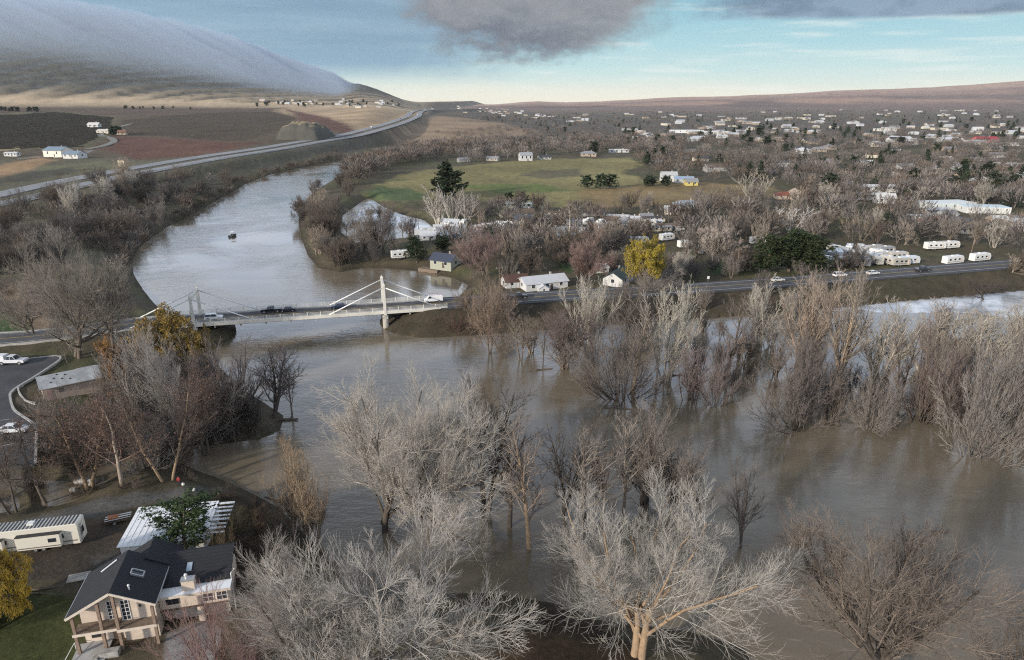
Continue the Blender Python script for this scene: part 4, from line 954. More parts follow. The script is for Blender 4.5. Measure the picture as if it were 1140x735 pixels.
tree(630, 268, 226, 34, 'slim', 326, 'tall thin pale tree in the mobile home park', PALE, (.28, .225, .18), q=1)
tree(583, 262, 250, 16, 'leafy', 327, 'small orange-red leafed tree beside the blue-roofed house', BARK, TAN, (.26, .10, .03), q=1, name='autumn_tree')
tree(428, 282, 232, 44, 'spread', 328, 'dark bare tree standing before the flooded backwater', DKBARK, (.19, .155, .135))
tree(404, 282, 234, 34, 'spread', 329, 'grey bare tree left of the flooded backwater', DKBARK, (.25, .21, .18))
tree(880, 262, 232, 44, 'vase', 330, 'white-branched bare tree behind the evergreen mass', WHITEB, (.56, .53, .48), q=1)
tree(835, 232, 192, 48, 'vase', 331, 'tall cream-coloured bare tree in the middle of the town trees', PALE, (.40, .345, .27), q=1)
tree(800, 290, 250, 44, 'round', 332, 'frosty pinkish bare tree left of the evergreen mass', GREY, (.42, .34, .29), q=1)
# random woods: the same kinds, placed by area
KCOL = {'b': (BROWN, DKBARK), 'g': (GREY, BARK), 'p': (PALE, PALE), 'r': (RED, DKBARK), 'u': (PURP, DKBARK), 't': (TAN, TAN), 'd': (DARK, DKBARK)}
FAR = {k: [(k, 400 + 7 * i + j) for i in range(3)] for j, k in enumerate(('round', 'spread', 'vase', 'shrub'))}
AVOID = [(-90, 126, 9), (-86, 119, 6)]
def inside(pt, poly): return sdf(poly, np.array([pt[0]]), np.array([pt[1]]))[0] > 0
ROADS = [(ROAD_E, 7.5), (ROAD_W, 10), (HW, 26)]
def ground_samples(poly_px, n, seed, z=3.0, water=False, rad=2.0):
    """n spots inside an area, spread evenly as seen, clear of water, roads and buildings"""
    r = np.random.RandomState(seed); pl = np.array(poly_px, float); out = []
    for rnd_ in range(8):
        k = max(60, n * 3); a = r.uniform(pl[:, 0].min(), pl[:, 0].max(), k); b = r.uniform(pl[:, 1].min(), pl[:, 1].max(), k)
        m = sdf(poly_px, a, b) > 0; a, b = a[m], b[m]
        if not len(a): continue
        x, y, zz = Gv(a, b); m = np.ones(len(x), bool)
        if not water: m &= np.maximum(sdf(RIVER, x, y), sdf(POND, x, y)) < -1
        for l, w in ROADS: m &= ldist(l, x, y)[0] > w
        for ax, ay, ar in AVOID: m &= (x - ax) ** 2 + (y - ay) ** 2 > (ar + rad) ** 2
        out += list(zip(x[m].tolist(), y[m].tolist(), zz[m].tolist()))
        if len(out) >= n: break
    return out[:n]
def woods(poly_px, n, kinds, cols, hr, wr, label, group, q=1, seed=1, name='bare_tree', cat='tree', water=False):
    r = random.Random(seed)
    for x, y, z in ground_samples(poly_px, n, seed * 13 + 1, water=water):
        k = r.choice(kinds); tw, bk = KCOL[r.choice(cols)]; v = r.uniform(.82, 1.2)
        sd_ = 400 + 10 * (hash_k[k]) + r.randrange(3)
        h = r.uniform(*hr); w = h * r.uniform(*wr)
        plant(name, k, sd_, q, x, y, z - .1, h, w, tuple(c * v for c in bk), tuple(c * v for c in tw), None, label, cat, group)
hash_k = {'round': 0, 'spread': 1, 'vase': 2, 'shrub': 3, 'slim': 4, 'fan': 5}
# ---------------------------------------------------------------- the beige house
def sheet(mb, quad, th):
    """thick roof slab from 4 corners (upper face), thickness straight down"""
    q = [Vector(p) for p in quad]; d = Vector((0, 0, -th)); n = len(q)
    mb.add(q + [p + d for p in q], [tuple(range(n)), tuple(range(n, 2 * n))[::-1]] + [(i, i + n, (i + 1) % n + n, (i + 1) % n) for i in range(n)])
def window(parent, x0, z0, x1, z1, y, cols=2, rows=1, fm='white', name='window', face=-1, depth=.07):
    """window in a wall whose outer face is at local y, looking to -y"""
    fr = MB(); t = .07; yo, yi = y - depth, y + .02
    fr.box(x0 - t, yo, z0 - t, x1 + t, yi, z0); fr.box(x0 - t, yo, z1, x1 + t, yi, z1 + t); fr.box(x0 - t, yo, z0, x0, yi, z1); fr.box(x1, yo, z0, x1 + t, yi, z1)
    for i in range(1, cols): xx = x0 + (x1 - x0) * i / cols; fr.box(xx - .025, yo + .01, z0, xx + .025, yi, z1)
    for i in range(1, rows): zz = z0 + (z1 - z0) * i / rows; fr.box(x0, yo + .012, zz - .025, x1, yi, zz + .025)
    w = fr.build(name, fm, parent); g = MB(); g.box(x0, y - .03, z0, x1, y + .015, z1); g.build('pane', 'glass', w); return w
M['postwood'] = mat('brown_post_wood', (.27, .19, .14), .8, .2, 2)
def beige_house():
    Z0 = 3.0; o = empty('house', (-48.8, 61.2, Z0), R(14), 'two-storey beige house with black shingle roof and timber balcony at the bottom left', 'house')
    EV, RG = 5.45, 7.75; D = 7.6; XL, XR, XM = 0.0, 8.7, 4.5
    w = MB(); w.prism([(.45, -.6), (8.35, -.6), (8.35, EV - .05), (XM, RG - .32), (.45, EV - .05)], 1.55, 7.2)
    wall = w.build('wall', 'stucco', o)
    w = MB(); w.prism([(4.75, -.6), (8.35, -.6), (8.35, EV - .1), (4.75, RG - .45)], 1.0, 1.545); w.build('wall_bay', 'stucco', o)
    r = MB()
    sheet(r, [(XL - .25, -.35, EV - .22), (XM, -.35, RG), (XM, D, RG), (XL - .25, D, EV - .22)], .16)
    sheet(r, [(XM, -.35, RG), (XR + .2, -.35, EV - .02), (XR + .2, D, EV - .02), (XM, D, RG)], .16)
    roof = r.build('roof', 'shingle', o)
    f = MB(); f.bar((XL - .25, -.4, EV - .32), (XM, -.4, RG - .1), .09, .26); f.bar((XM, -.4, RG - .1), (XR + .2, -.4, EV - .12), .09, .26); f.build('barge_board', 'trim', o)
    f = MB(); f.bar((XR + .24, -.35, EV - .1), (XR + .24, D, EV - .1), .08, .2); f.bar((XL - .29, -.35, EV - .3), (XL - .29, D, EV - .3), .08, .2); f.build('gutter', 'steel', o)
    v = MB(); zc = RG - .88
    for a, b in (((5.7, 3.4), (6.9, 3.4)), ((6.9, 3.4), (6.9, 4.3)), ((6.9, 4.3), (5.7, 4.3)), ((5.7, 4.3), (5.7, 3.4))):
        za = RG - (a[0] - XM) * .535 + .12; zb = RG - (b[0] - XM) * .535 + .12; v.bar((a[0], a[1], za), (b[0], b[1], zb), .14, .26)
    sk = v.build('skylight', 'steel', roof); g = MB(); sheet(g, [(5.75, 3.45, RG - 1.25 * .535 + .1), (6.85, 3.45, RG - 2.35 * .535 + .1), (6.85, 4.25, RG - 2.35 * .535 + .1), (5.75, 4.25, RG - 1.25 * .535 + .1)], .04); g.build('pane', 'glass', sk)
    v = MB(); v.cyl((6.1, 1.0, RG - .6), (0, 0, 1), .09, .6, 10); v.sphere((6.1, 1.0, RG - .3), .14); v.build('vent_pipe', 'white', roof)
    v = MB(); v.bar((1.9, 5.6, EV + 1.08), (3.5, 6.4, EV + 1.92), .16, .10); v.build('ridge_flashing', 'white', roof)
    # balcony and posts
    b = MB(); b.box(.1, -.3, 2.72, 4.55, 1.54, 2.92); b.build('balcony_floor', 'wood', o)
    b = MB(); b.box(4.56, -.5, 2.62, 8.6, .99, 2.84); b.build('balcony_floor', 'wood', o)
    b = MB(); b.box(.05, -.38, 2.66, 4.55, -.302, 2.98); b.box(4.56, -.58, 2.54, 8.65, -.502, 2.88); b.build('balcony_edge', 'trim', o)
    for x, y, top in ((.3, -.1, EV - .32), (3.0, -.1, RG - 1.1), (4.72, -.3, RG - .42), (8.45, -.3, EV - .25)):
        p = MB(); p.box(x - .15, y - .15, -.5, x + .15, y + .15, top); p.build('post', M['postwood'], o)
    for x0, x1, y in ((.5, 2.8, -.22), (3.2, 4.5, -.22)):
        q = MB(); q.bar((x0, y, 3.75), (x1, y, 3.75), .05); q.bar((x0, y, 3.15), (x1, y, 3.15), .04)
        n = int((x1 - x0) / .28)
        for i in range(n + 1): q.bar((x0 + (x1 - x0) * i / n, y, 3.12), (x0 + (x1 - x0) * i / n, y, 3.75), .025)
        q.build('railing', 'darkwood', o)
    window(o, 3.35, 2.95, 4.0, 5.3, 1.55, 2, 5, name='glazed_door'); window(o, 4.95, 3.0, 5.7, 5.6, 1.0, 2, 5, name='glazed_door')
    window(o, 6.0, 1.7, 8.0, 2.3, 1.0, 3, 1, 'darkwood'); window(o, 1.2, .8, 2.4, 2.0, 1.55, 2, 1, 'darkwood')
    d = MB(); d.box(3.35, 1.49, -.1, 4.3, 1.56, 2.05); dd = d.build('door', 'darkwood', o); h = MB(); h.sphere((4.15, 1.45, 1.0), .05); h.build('handle', 'steel', dd)
    bh = MB(); bh.box(6.75, .86, 4.45, 6.95, 1.0, 4.72); bh.build('birdhouse', 'darkwood', o)
    # side windows
    s = MB(); s.box(8.33, 3.2, 3.4, 8.40, 4.1, 4.5); s.box(8.33, 5.0, .9, 8.40, 5.9, 2.0); s.build('window', 'glass', o)
    # rear gable block
    w = MB(); w.prism([(4.2, -.6), (9.2, -.6), (9.2, 5.25), (6.5, 6.55), (4.2, 5.35)], 7.21, 10.4); w.build('rear_wall', 'stucco', o)
    r = MB(); sheet(r, [(3.6, 6.6, 5.22), (6.5, 6.6, 6.95), (6.5, 10.8, 6.95), (3.6, 10.8, 5.22)], .16); sheet(r, [(6.5, 6.6, 6.95), (9.8, 6.6, 5.15), (9.8, 10.8, 5.15), (6.5, 10.8, 6.95)], .16)
    r.build('rear_roof', 'shingle', o)
    # right wing
    w = MB(); w.box(8.42, 2.3, 2.35, 16.0, 8.8, 4.22); w.build('wing_wall', 'stucco', o)
    w = MB(); w.box(8.42, 3.5, -.6, 15.7, 8.6, 2.34); w.build('wing_base', 'stucco', o)
    w = MB(); w.box(8.42, 2.2, 2.2, 16.05, 2.295, 2.42); w.build('wing_trim', 'darkwood', o)
    for x0, x1 in ((9.0, 9.22), (12.3, 13.0)):
        w = MB(); w.box(x0, 2.5, -.6, x1, 3.1, 2.34); w.build('pillar', 'stucco' if x1 > 10 else 'darkwood', o)
    w = MB(); w.box(9.6, 3.44, -.5, 11.9, 3.51, 2.0); w.build('garage_door', 'concrete', o)
    r = MB(); r.box(8.5, 1.85, 4.23, 16.35, 3.75, 4.42); r.build('flat_roof', 'whiteroof', o)
    f = MB(); f.box(8.5, 1.76, 4.16, 16.4, 1.847, 4.46); f.build('flat_roof_edge', 'trim', o)
    r = MB(); sheet(r, [(8.45, 3.55, 4.62), (16.2, 3.55, 4.62), (16.2, 8.3, 5.95), (8.45, 8.3, 5.95)], .18); sheet(r, [(8.45, 8.3, 5.95), (16.2, 8.3, 5.95), (16.2, 9.4, 5.5), (8.45, 9.4, 5.5)], .18)
    wr = r.build('wing_roof', 'shingle', o)
    g = MB(); sheet(g, [(11.0, 5.3, 5.2), (11.6, 5.3, 5.2), (11.6, 6.5, 5.53), (11.0, 6.5, 5.53)], .12); g.build('skylight', mat('skylight_dome', (.35, .42, .5), .25, .1), wr)
    f = MB(); f.box(8.5, 3.80, 4.44, 16.2, 3.86, 4.60); f.build('wall_strip', 'darkwood', o)
    c = MB(); c.box(11.0, 2.5, 4.42, 12.4, 3.3, 5.75); ch = c.build('chimney', 'stucco', o)
    c = MB(); c.box(10.93, 2.43, 5.751, 12.47, 3.37, 5.86); c.build('chimney_cap', 'steel', ch)
    c = MB(); c.cyl((11.55, 2.9, 6.05), (0, 0, 1), .13, .4, 10); c.sphere((11.55, 2.9, 6.35), .21); c.build('flue', 'white', ch)
    window(o, 9.2, 3.1, 10.5, 3.8, 2.3, 2, 1, 'darkwood'); window(o, 13.2, 2.75, 14.3, 3.85, 2.3, 2, 2); window(o, 14.7, 2.75, 15.8, 3.85, 2.3, 2, 2)
    p = MB(); p.tube([(16.3, 3.6, -.4), (16.3, 3.6, 5.2), (16.8, 3.5, 5.9)], .06, 6); p.build('downpipe', 'white', o)
    # patio, steps
    p = MB(); p.box(-.3, -2.2, -.5, 3.2, 1.5, .22); p.build('patio', 'kerb', o)
    p = MB(); p.box(2.6, -1.5, -.5, 4.6, -.5, .75); p.box(1.9, -1.9, -.5, 2.58, -.8, .5); p.build('stone_planter', 'stone', o, bevel=.06)
    p = MB(); p.bar((-.5, 1.0, .9), (-.9, -2.0, .5), .06); p.bar((-.5, 1.0, 0), (-.5, 1.0, .9), .05); p.bar((-.9, -2.0, -.3), (-.9, -2.0, .5), .05); p.build('handrail', 'white', o)
    AVOID.append((-44, 66, 10))
beige_house()
def white_shed():
    o = empty('shed', (-53.3, 77.9, 2.9), R(9), 'low shed with a white metal roof and roof lights behind the beige house', 'shed')
    W_, D_ = 11.2, 8.8; zf, zb = 2.15, 2.75
    w = MB(); w.prism([(0.3, -.4), (W_ - .2, -.4), (W_ - .2, zf - .12), (.3, zf - .12)], .3, D_ - .3); w.build('wall', 'white', o)
    r = MB(); sheet(r, [(0, 0, zf), (W_, 0, zf), (W_, D_, zb), (0, D_, zb)], .1); rf = r.build('roof', 'whiteroof', o)
    ml = mat('grey_roof_light', (.42, .43, .43), .4, .1)
    for i, x in enumerate((3.0, 2.9, 2.8)):
        y = 3.9 + i * 1.55; z = zf + (zb - zf) * y / D_ + .03
        s = MB(); sheet(s, [(x, y, z), (x + 2.6, y, z), (x + 2.6, y + .35, z + .022), (x, y + .35, z + .022)], .05); s.build('roof_light', ml, rf)
    rb = MB()
    for i in range(14):
        x = .5 + i * (W_ - 1) / 13; sheet(rb, [(x, .02, zf + .05), (x + .05, .02, zf + .05), (x + .05, D_ - .02, zb + .05), (x, D_ - .02, zb + .05)], .055)
    rb.build('roof_ribs', 'whiteroof', rf)
    for i in range(8):
        y = 1.4 + i * .95; s = MB(); z = zf + (zb - zf) * y / D_ - .1; s.box(W_ + .05, y, z - .05, W_ + 2.3, y + (.5 if i % 2 else .36), z); s.build('lean_to_slat', 'whiteroof', o)
    s = MB()
    for x, y in ((W_ + 2.2, 1.4), (W_ + 2.2, D_ - .4), (W_ + 2.2, 5)): s.box(x - .06, y - .06, -.5, x + .06, y + .06, zf - .1)
    s.bar((W_ + 2.2, 1.2, zf - .2), (W_ + 2.2, D_ - .2, zb - .3), .08); s.build('lean_to_frame', 'wood', o)
    ac = MB(); ac.box(5.6, .1, zf + .04, 6.5, .8, zf + .6); ac.build('roof_unit', mat('pale_teal_box', (.45, .6, .6), .5, .1), rf)
    AVOID.append((-47, 83, 7.5))
white_shed()

# ---------------------------------------------------------------- houses of the valley
def house_proto(L, D, h, rise, nwin=3, hip=False, porch=False, detail=True, flat=False):
    """root Empty with wall / roof / window / door children (local x is the ridge)"""
    o = empty('house', (0, 0, 0)); e = .45
    w = MB()
    if flat: w.box(-L / 2, -D / 2, -1, L / 2, D / 2, h)
    else:
        pr = [(-D / 2, -1), (D / 2, -1), (D / 2, h), (0, h + (0 if hip else rise - .1)), (-D / 2, h)]
        w.prism(pr, -L / 2, L / 2, Matrix.Rotation(R(90), 4, 'Z'))
    wl = w.build('wall', 'paint', o)
    r = MB()
    if flat: r.box(-L / 2 - .2, -D / 2 - .2, h + .002, L / 2 + .2, D / 2 + .2, h + .35)
    else:
        g = e * rise / (D / 2); x = L / 2 + e; ri = (L / 2 - D / 2 * .8) if hip else x; y = D / 2 + e
        sheet(r, [(-x, -y, h - g), (x, -y, h - g), (ri, 0, h + rise), (-ri, 0, h + rise)], .16); sheet(r, [(x, y, h - g), (-x, y, h - g), (-ri, 0, h + rise), (ri, 0, h + rise)], .16)
        if hip: sheet(r, [(x, -y, h - g), (x, y, h - g), (ri, 0, h + rise)], .16); sheet(r, [(-x, y, h - g), (-x, -y, h - g), (-ri, 0, h + rise)], .16)
    rf = r.build('roof', 'roofing', o)
    if detail:
        for s in (-1, 1):
            for i in range(nwin):
                x = -L / 2 + L * (i + .5) / nwin
                wm = MB(); y = s * (D / 2); wm.box(x - .6, y - .03, h * .42, x + .6, y + .03, h * .82); wo = wm.build('window', 'glass', o)
                fm = MB()
                for a, b in ((-.68, -.60), (.60, .68)): fm.box(x + a, y - .06, h * .40, x + b, y + .06, h * .84)
                fm.box(x - .6, y - .06, h * .825, x + .6, y + .06, h * .85); fm.box(x - .6, y - .06, h * .385, x + .6, y + .06, h * .415); fm.build('frame', 'white', wo)
        for s in (-1, 1):
            wm = MB(); x = s * L / 2; wm.box(x - .03, -.55, h * .45, x + .03, .55, h * .85); wm.build('window', 'glass', o)
        d = MB(); d.box(L * .08, -D / 2 - .05, 0, L * .08 + .95, -D / 2 + .02, 2.05); d.build('door', 'darkwood', o)
        c = MB(); c.box(L * .2 - .3, .3, h, L * .2 + .3, .9, h + rise + .7); c.build('chimney', 'concrete', rf)
    return o
index_kids()
PROTO = []
def add_proto(key, *a, **k):
    o = house_proto(*a, **k); PROTO.append(o); index_kids(); return o
HP = {'ranch': add_proto(0, 16, 8, 2.9, 1.7), 'cottage': add_proto(0, 9, 7, 2.9, 2.1, 2), 'two': add_proto(0, 11, 8, 5.4, 2.2, 3), 'mobile': add_proto(0, 15, 4.6, 2.7, .7, 4),
      'barn': add_proto(0, 20, 11, 4.4, 2.2, 2), 'hip': add_proto(0, 14, 9, 3.0, 1.9, 3, hip=True), 'big': add_proto(0, 46, 22, 6, .8, 5, flat=True),
      'far': add_proto(0, 15, 9, 3.4, 2.0, detail=False), 'farflat': add_proto(0, 44, 20, 6, 1, detail=False, flat=True)}
KINDNAME = {'ranch': 'house', 'cottage': 'house', 'two': 'house', 'mobile': 'mobile_home', 'barn': 'barn', 'hip': 'house', 'big': 'warehouse', 'far': 'house', 'farflat': 'warehouse'}
WHT = (.58, .575, .56); CRM = (.60, .53, .42); GRW = (.46, .46, .45); TANW = (.42, .33, .25); BLU = (.22, .30, .40)
RW = (.54, .55, .57); RG_ = (.27, .27, .28); RD = (.075, .078, .085); RB = (.15, .115, .09); RR = (.24, .085, .06)
HOUSE_N = 0
def house(key, x, y, z, yaw, wall, roof, label, cat=None, group=None, s=1.0, sx=None, avoid=None):
    o = copy_thing(HP[key]); o.name = KINDNAME[key]; o.location = (x, y, z); o.rotation_euler = (0, 0, yaw); o.scale = (sx or s, s, s)
    tag(o, label, cat or KINDNAME[key].replace('_', ' '), group); return o
def copy_thing(o):      # copies a house prototype with its parts; remembers the two painted parts
    c = o.copy(); COL.objects.link(c);
    LAST.clear()
    for ch in KIDS.get(o.name, ()):
        k = ch.copy(); COL.objects.link(k); k.parent = c; LAST[ch.name.split('.')[0]] = k
        for g in KIDS.get(ch.name, ()):
            q = g.copy(); COL.objects.link(q); q.parent = k
    return c
LAST = {}
def hpx(key, px, py, yaw, wall, roof, label, cat=None, group=None, s=1.0, sx=None, z=None):
    x, y, zz = G(px, py) if z is None else P(px, py, z)
    o = house(key, x, y, zz, R(yaw), wall, roof, label, cat, group, s, sx)
    if 'wall' in LAST: setcol(LAST['wall'], wall)
    if 'roof' in LAST: setcol(LAST['roof'], roof)
    AVOID.append((x, y, (sx or s) * 6.5 if key not in ('big', 'farflat') else 20))
    return o
hh = [('cottage', 496, 296, -28, (.37, .375, .30), (.06, .07, .10), 'small pale green house with dark blue roof and a deck at the flooded cove', 1.0, 1.05),
      ('ranch', 604, 320, 22, WHT, RW, 'white house with pale roof right by the highway', .95, .95),
      ('cottage', 573, 318, 20, WHT, (.10, .055, .045), 'white annex with dark brown-red roof behind the bare tree left of the white roadside house', .8, .9),
      ('cottage', 688, 315, 62, WHT, (.05, .07, .06), 'small white house with dark green roof near the yellow willow', 1.0, 1.25),
      ('cottage', 668, 302, 10, WHT, WHT, 'little white shed behind the dark-green-roofed house', .6, .6),
      ('cottage', 604, 324, 100, WHT, RW, 'tiny white shed in front of the white roadside house', .5, .5),
      ('ranch', 612, 262, 8, (.40, .37, .33), (.36, .34, .31), 'low grey-tan house in the middle of the brown trees', .85, .8),
      ('two', 582, 252, 0, WHT, (.09, .12, .17), 'white house with dark blue roof below the lawn strip', .75, .75),
      ('mobile', 575, 231, 2, (.35, .38, .36), (.60, .66, .64), 'mobile home with pale green roof between dark evergreens', 1.0, 1.25),
      ('two', 585, 179, 12, WHT, (.35, .36, .38), 'white farmhouse at the far edge of the green field', 1.15, 1.2),
      ('ranch', 549, 179, -20, (.40, .36, .30), RG_, 'tan house left of the white farmhouse', 1.0, .8),
      ('ranch', 606, 177.5, 20, (.5, .47, .42), RD, 'long pale house right of the white farmhouse', 1.0, .8),
      ('hip', 655, 174, 0, TANW, RG_, 'tan house with grey hip roof beyond the field', 1.2, 1.2),
      ('mobile', 689, 170, 0, WHT, WHT, 'bright white long roof among trees beyond the field', 1.3, 1.6),
      ('ranch', 516, 180, 25, (.30, .29, .28), RG_, 'grey house behind the poplars at the field edge', .9, .75),
      ('two', 886, 222, 88, CRM, TANW, 'left one of two steep-gabled cream houses in the town trees', .85, .95),
      ('two', 901, 220, 88, CRM, TANW, 'right one of two steep-gabled cream houses in the town trees', .72, .8),
      ('hip', 874, 221, 0, TANW, RR, 'red-roofed house left of the steep-gabled pair', .9, .9),
      ('big', 1052, 232, 10, (.62, .66, .63), (.70, .75, .74), 'large pale building at the right with a long light roof', .62, .62),
      ('big', 1094, 236, -8, (.66, .66, .62), (.60, .70, .76), 'large pale building with light blue roof at the right', .55, .50),
      ('hip', 764, 232, 12, GRW, (.30, .33, .36), 'grey-blue house at the right end of the brown field', 1.0, 1.0),
      ('two', 744, 202, 0, WHT, (.48, .48, .48), 'white two-storey house at the corner of the field', 1.0, 1.1),
      ('ranch', 761, 203, -8, WHT, (.28, .36, .46), 'white house with blue roof beside the corner house', 1.0, .9),
      ('cottage', 769, 206, 0, (.55, .45, .15), RG_, 'small yellow house by the blue-roofed house', 1.0, 1.0),
      ('cottage', 748, 238, -10, CRM, RW, 'pale little house below the grey-blue house', .9, .9),
      ('ranch', 1093, 215, 4, WHT, RW, 'white house with a yellow gable shed beside a small conifer', .9, .8),
      ('cottage', 1099, 216, 90, (.58, .45, .08), RG_, 'yellow-gabled shed next to the white house at right', .75, .7),
      ('ranch', 1112, 217, 6, WHT, WHT, 'white low house at the far right of the yellow-gabled shed', .8, .8),
      ('mobile', 977, 213, 3, WHT, (.66, .66, .66), 'long white-roofed building among the right-hand trees', 1.4, 1.7),
      ('mobile', 966, 222, 4, GRW, (.62, .60, .56), 'pale grey long roof below the long white-roofed building', 1.3, 1.5),
      ('cottage', 984, 226, -10, WHT, WHT, 'whitish hut right of the pale grey long roof', 1.2, 1.2),
      ('cottage', 946, 209, 0, WHT, WHT, 'small white hut by itself among the trees left of the long roofs', 1.0, 1.0),
      ('mobile', 1047, 212, 6, WHT, RW, 'white trailer-like building above the large pale building', 1.1, 1.3),
      ('hip', 1038, 250, 20, TANW, RR, 'red-roofed house above the parked trailers', .9, .8),
      ('barn', 1096, 159, 2, (.45, .15, .15), (.38, .05, .07), 'long building with red roof in the far town at right', 1.4, 1.6),
      ('big', 799, 150, 3, (.62, .6, .56), (.66, .64, .6), 'big cream warehouse in the far town', 1.0, 1.0),
      ('big', 763, 148, 0, (.7, .7, .68), (.72, .72, .7), 'long white warehouse left of the cream warehouse', .9, 1.3),
      ('big', 985, 146, 0, (.62, .58, .5), (.6, .58, .53), 'pale school-like building in the far town right of centre', .8, .9),
      ('big', 1128, 162, 3, (.68, .68, .66), (.70, .70, .69), 'long white flat roof at the right of the red-roofed building', .6, 1.2),
      ('barn', 66, 174, -12, (.74, .68, .58), (.20, .26, .32), 'white barn with slate blue roof on the vineyard bench', 1.35, 1.0),
      ('ranch', 84, 176, -12, WHT, (.19, .25, .31), 'long white wing with slate blue roof beside the white barn', 1.4, 1.0),
      ('cottage', 105.5, 142, 0, WHT, (.62, .6, .56), 'small white hut alone above the vineyard road', 1.6, 1.9),
      ('ranch', 117, 148.5, -10, CRM, (.55, .52, .48), 'cream farmhouse by dark trees above the vineyard road', 1.3, 1.2),
      ('cottage', 136, 150, 10, TANW, (.22, .12, .09), 'small brown hut right of the dark farm trees', 1.3, 1.3),
      ('mobile', 14, 174, 0, WHT, WHT, 'white trailer near the left edge of the bench', 1.2, .8)]
for k, px, py, yaw, wc, rc, lb, s, sx in hh: hpx(k, px, py, yaw, wc, rc, lb, s=s, sx=sx)
# deck of the cove house
d = MB(); x, y, z = G(480, 300); d.box(-4.5, -2.4, -1.5, 4.5, 2.4, .5)
o = d.build('deck', 'wood'); o.location = (x, y, z); o.rotation_euler = (0, 0, R(-30)); tag(o, 'wooden deck stepping down to the flooded cove beside the pale green house', 'deck')
# the small tan house by the lot
def tan_house():
    z0 = Hs(-94.5, 134.5); o = empty('house', (-94.9, 135.4, z0), R(38), 'small tan stucco house with a worn metal roof beside the parking lot', 'house')
    w = MB(); w.prism([(-5.2, -1.2), (5.2, -1.2), (5.2, 2.9), (-5.2, 2.9)], -3.4, 3.4); w.prism([(-3.4, 2.9), (3.4, 2.9), (0, 4.2)], -5.2, 5.2, Matrix.Rotation(R(90), 4, 'Z'))
    ms = mat('tan_stucco', (.46, .345, .27), .9, .12, .7, 0, .2); w.build('wall', ms, o)
    mr = mat('worn_metal_roof', (.46, .47, .47), .5, .30, .45, .3, 0, 5)
    r = MB(); sheet(r, [(-5.7, -4.0, 2.72), (5.7, -4.0, 2.72), (5.7, 0, 4.35), (-5.7, 0, 4.35)], .12); sheet(r, [(5.7, 4.0, 2.72), (-5.7, 4.0, 2.72), (-5.7, 0, 4.35), (5.7, 0, 4.35)], .12); rf = r.build('roof', mr, o)
    for k in range(6):
        p = MB(); a = -3.6 + k * .7; b = -2.6 + (k * 37 % 5) * .5; z = 2.72 + (b + 4) * 1.63 / 4 + .03; p.box(a, b, z - .2, a + .35, b + .3, z + .12); p.build('roof_patch', 'black', rf)
    window(o, -2.6, 1.3, -1.6, 2.1, -3.4, 2, 1, 'darkwood')
    d = MB(); d.box(-4.5, -3.46, -.1, -3.6, -3.39, 2.0); d.build('door', mat('pinkish_door', (.42, .26, .22), .7), o)
    w = MB(); w.box(2.4, 3.45, -.8, 5.6, 6.2, 2.2); w.build('annex_wall', ms, o); r = MB(); sheet(r, [(2.1, 3.45, 2.9), (5.9, 3.45, 2.9), (5.9, 6.5, 2.35), (2.1, 6.5, 2.35)], .1); r.build('annex_roof', mr, o)
    AVOID.append((-95, 135, 8))
tan_house()
# houses too small to single out: on the slope under the ridge, along the saddle, and through the town
def town(poly, n, label, group, seed, keys=('far', 'far', 'far', 'farflat'), walls=(WHT, CRM, GRW, TANW), roofs=(RW, RG_, RD, RB, WHT, RG_, RB), sr=(.8, 1.2), cat='house'):
    r = random.Random(seed)
    for x, y, z in ground_samples(poly, n, seed, rad=4):
        k = r.choice(keys); s = r.uniform(*sr)
        o = house(k, x, y, z, r.choice((.12, .12, 1.69, .12, -.25)), None, None, label, 'building', group, s * (.55 if k == 'farflat' else 1))
        o.name = 'building'; v = r.uniform(.85, 1.1)
        setcol(LAST['wall'], tuple(c * v for c in r.choice(walls))); setcol(LAST['roof'], tuple(c * v for c in r.choice(roofs)))
        if y < 1200: AVOID.append((x, y, 7))
town([(285, 113), (340, 112), (385, 110), (445, 113), (446, 120), (400, 120), (330, 117)], 42, 'tiny house in the row of houses at the foot of the cloud-covered ridge', 'houses at the foot of the ridge', 51, ('far',), sr=(.9, 1.5))
town([(478, 121), (500, 118.5), (560, 120), (600, 127), (640, 131), (600, 133), (540, 128), (490, 126)], 40, 'tiny house on the rise between the highway saddle and the far town', 'houses on the far rise', 52, ('far',), sr=(.9, 1.4))
town([(620, 128), (760, 124), (960, 122), (1140, 122), (1140, 138), (960, 138), (760, 140), (640, 138)], 75, 'distant building in the hazy far part of the town', 'buildings in the far town', 53, roofs=(RW, WHT, RG_, RW, RB), sr=(1.0, 1.6))
town([(700, 142), (1140, 139), (1140, 166), (960, 164), (800, 160), (700, 158)], 80, 'pale small building in the middle distance of the town', 'buildings in the middle town', 54, roofs=(RW, WHT, RG_, RW, RB, RD), sr=(1.0, 1.4))
town([(760, 166), (1140, 166), (1140, 212), (960, 205), (860, 205), (780, 190)], 36, 'building half hidden among bare trees on the near side of the town', 'buildings among the town trees', 55, ('far', 'far', 'hip', 'mobile'), sr=(.9, 1.2))
town([(540, 232), (600, 236), (740, 240), (760, 262), (620, 268), (540, 262)], 24, 'mobile home partly hidden in the brown trees past the roadside houses', 'mobile homes in the park', 56, ('mobile', 'mobile', 'cottage'), walls=(WHT, CRM, BLU, GRW), sr=(.75, 1.0))
town([(395, 252), (480, 250), (540, 246), (545, 262), (470, 268), (400, 266)], 14, 'pale mobile home at the edge of the flooded backwater', 'mobile homes by the backwater', 57, ('mobile', 'cottage'), walls=(WHT, WHT, BLU), roofs=(RW, WHT, RG_), sr=(.7, .95))
town([(1000, 236), (1140, 240), (1140, 262), (1040, 258)], 14, 'roof among bare trees at the right edge above the trailers', 'roofs at the right edge', 58, ('cottage', 'ranch', 'mobile'), sr=(.8, 1.0))
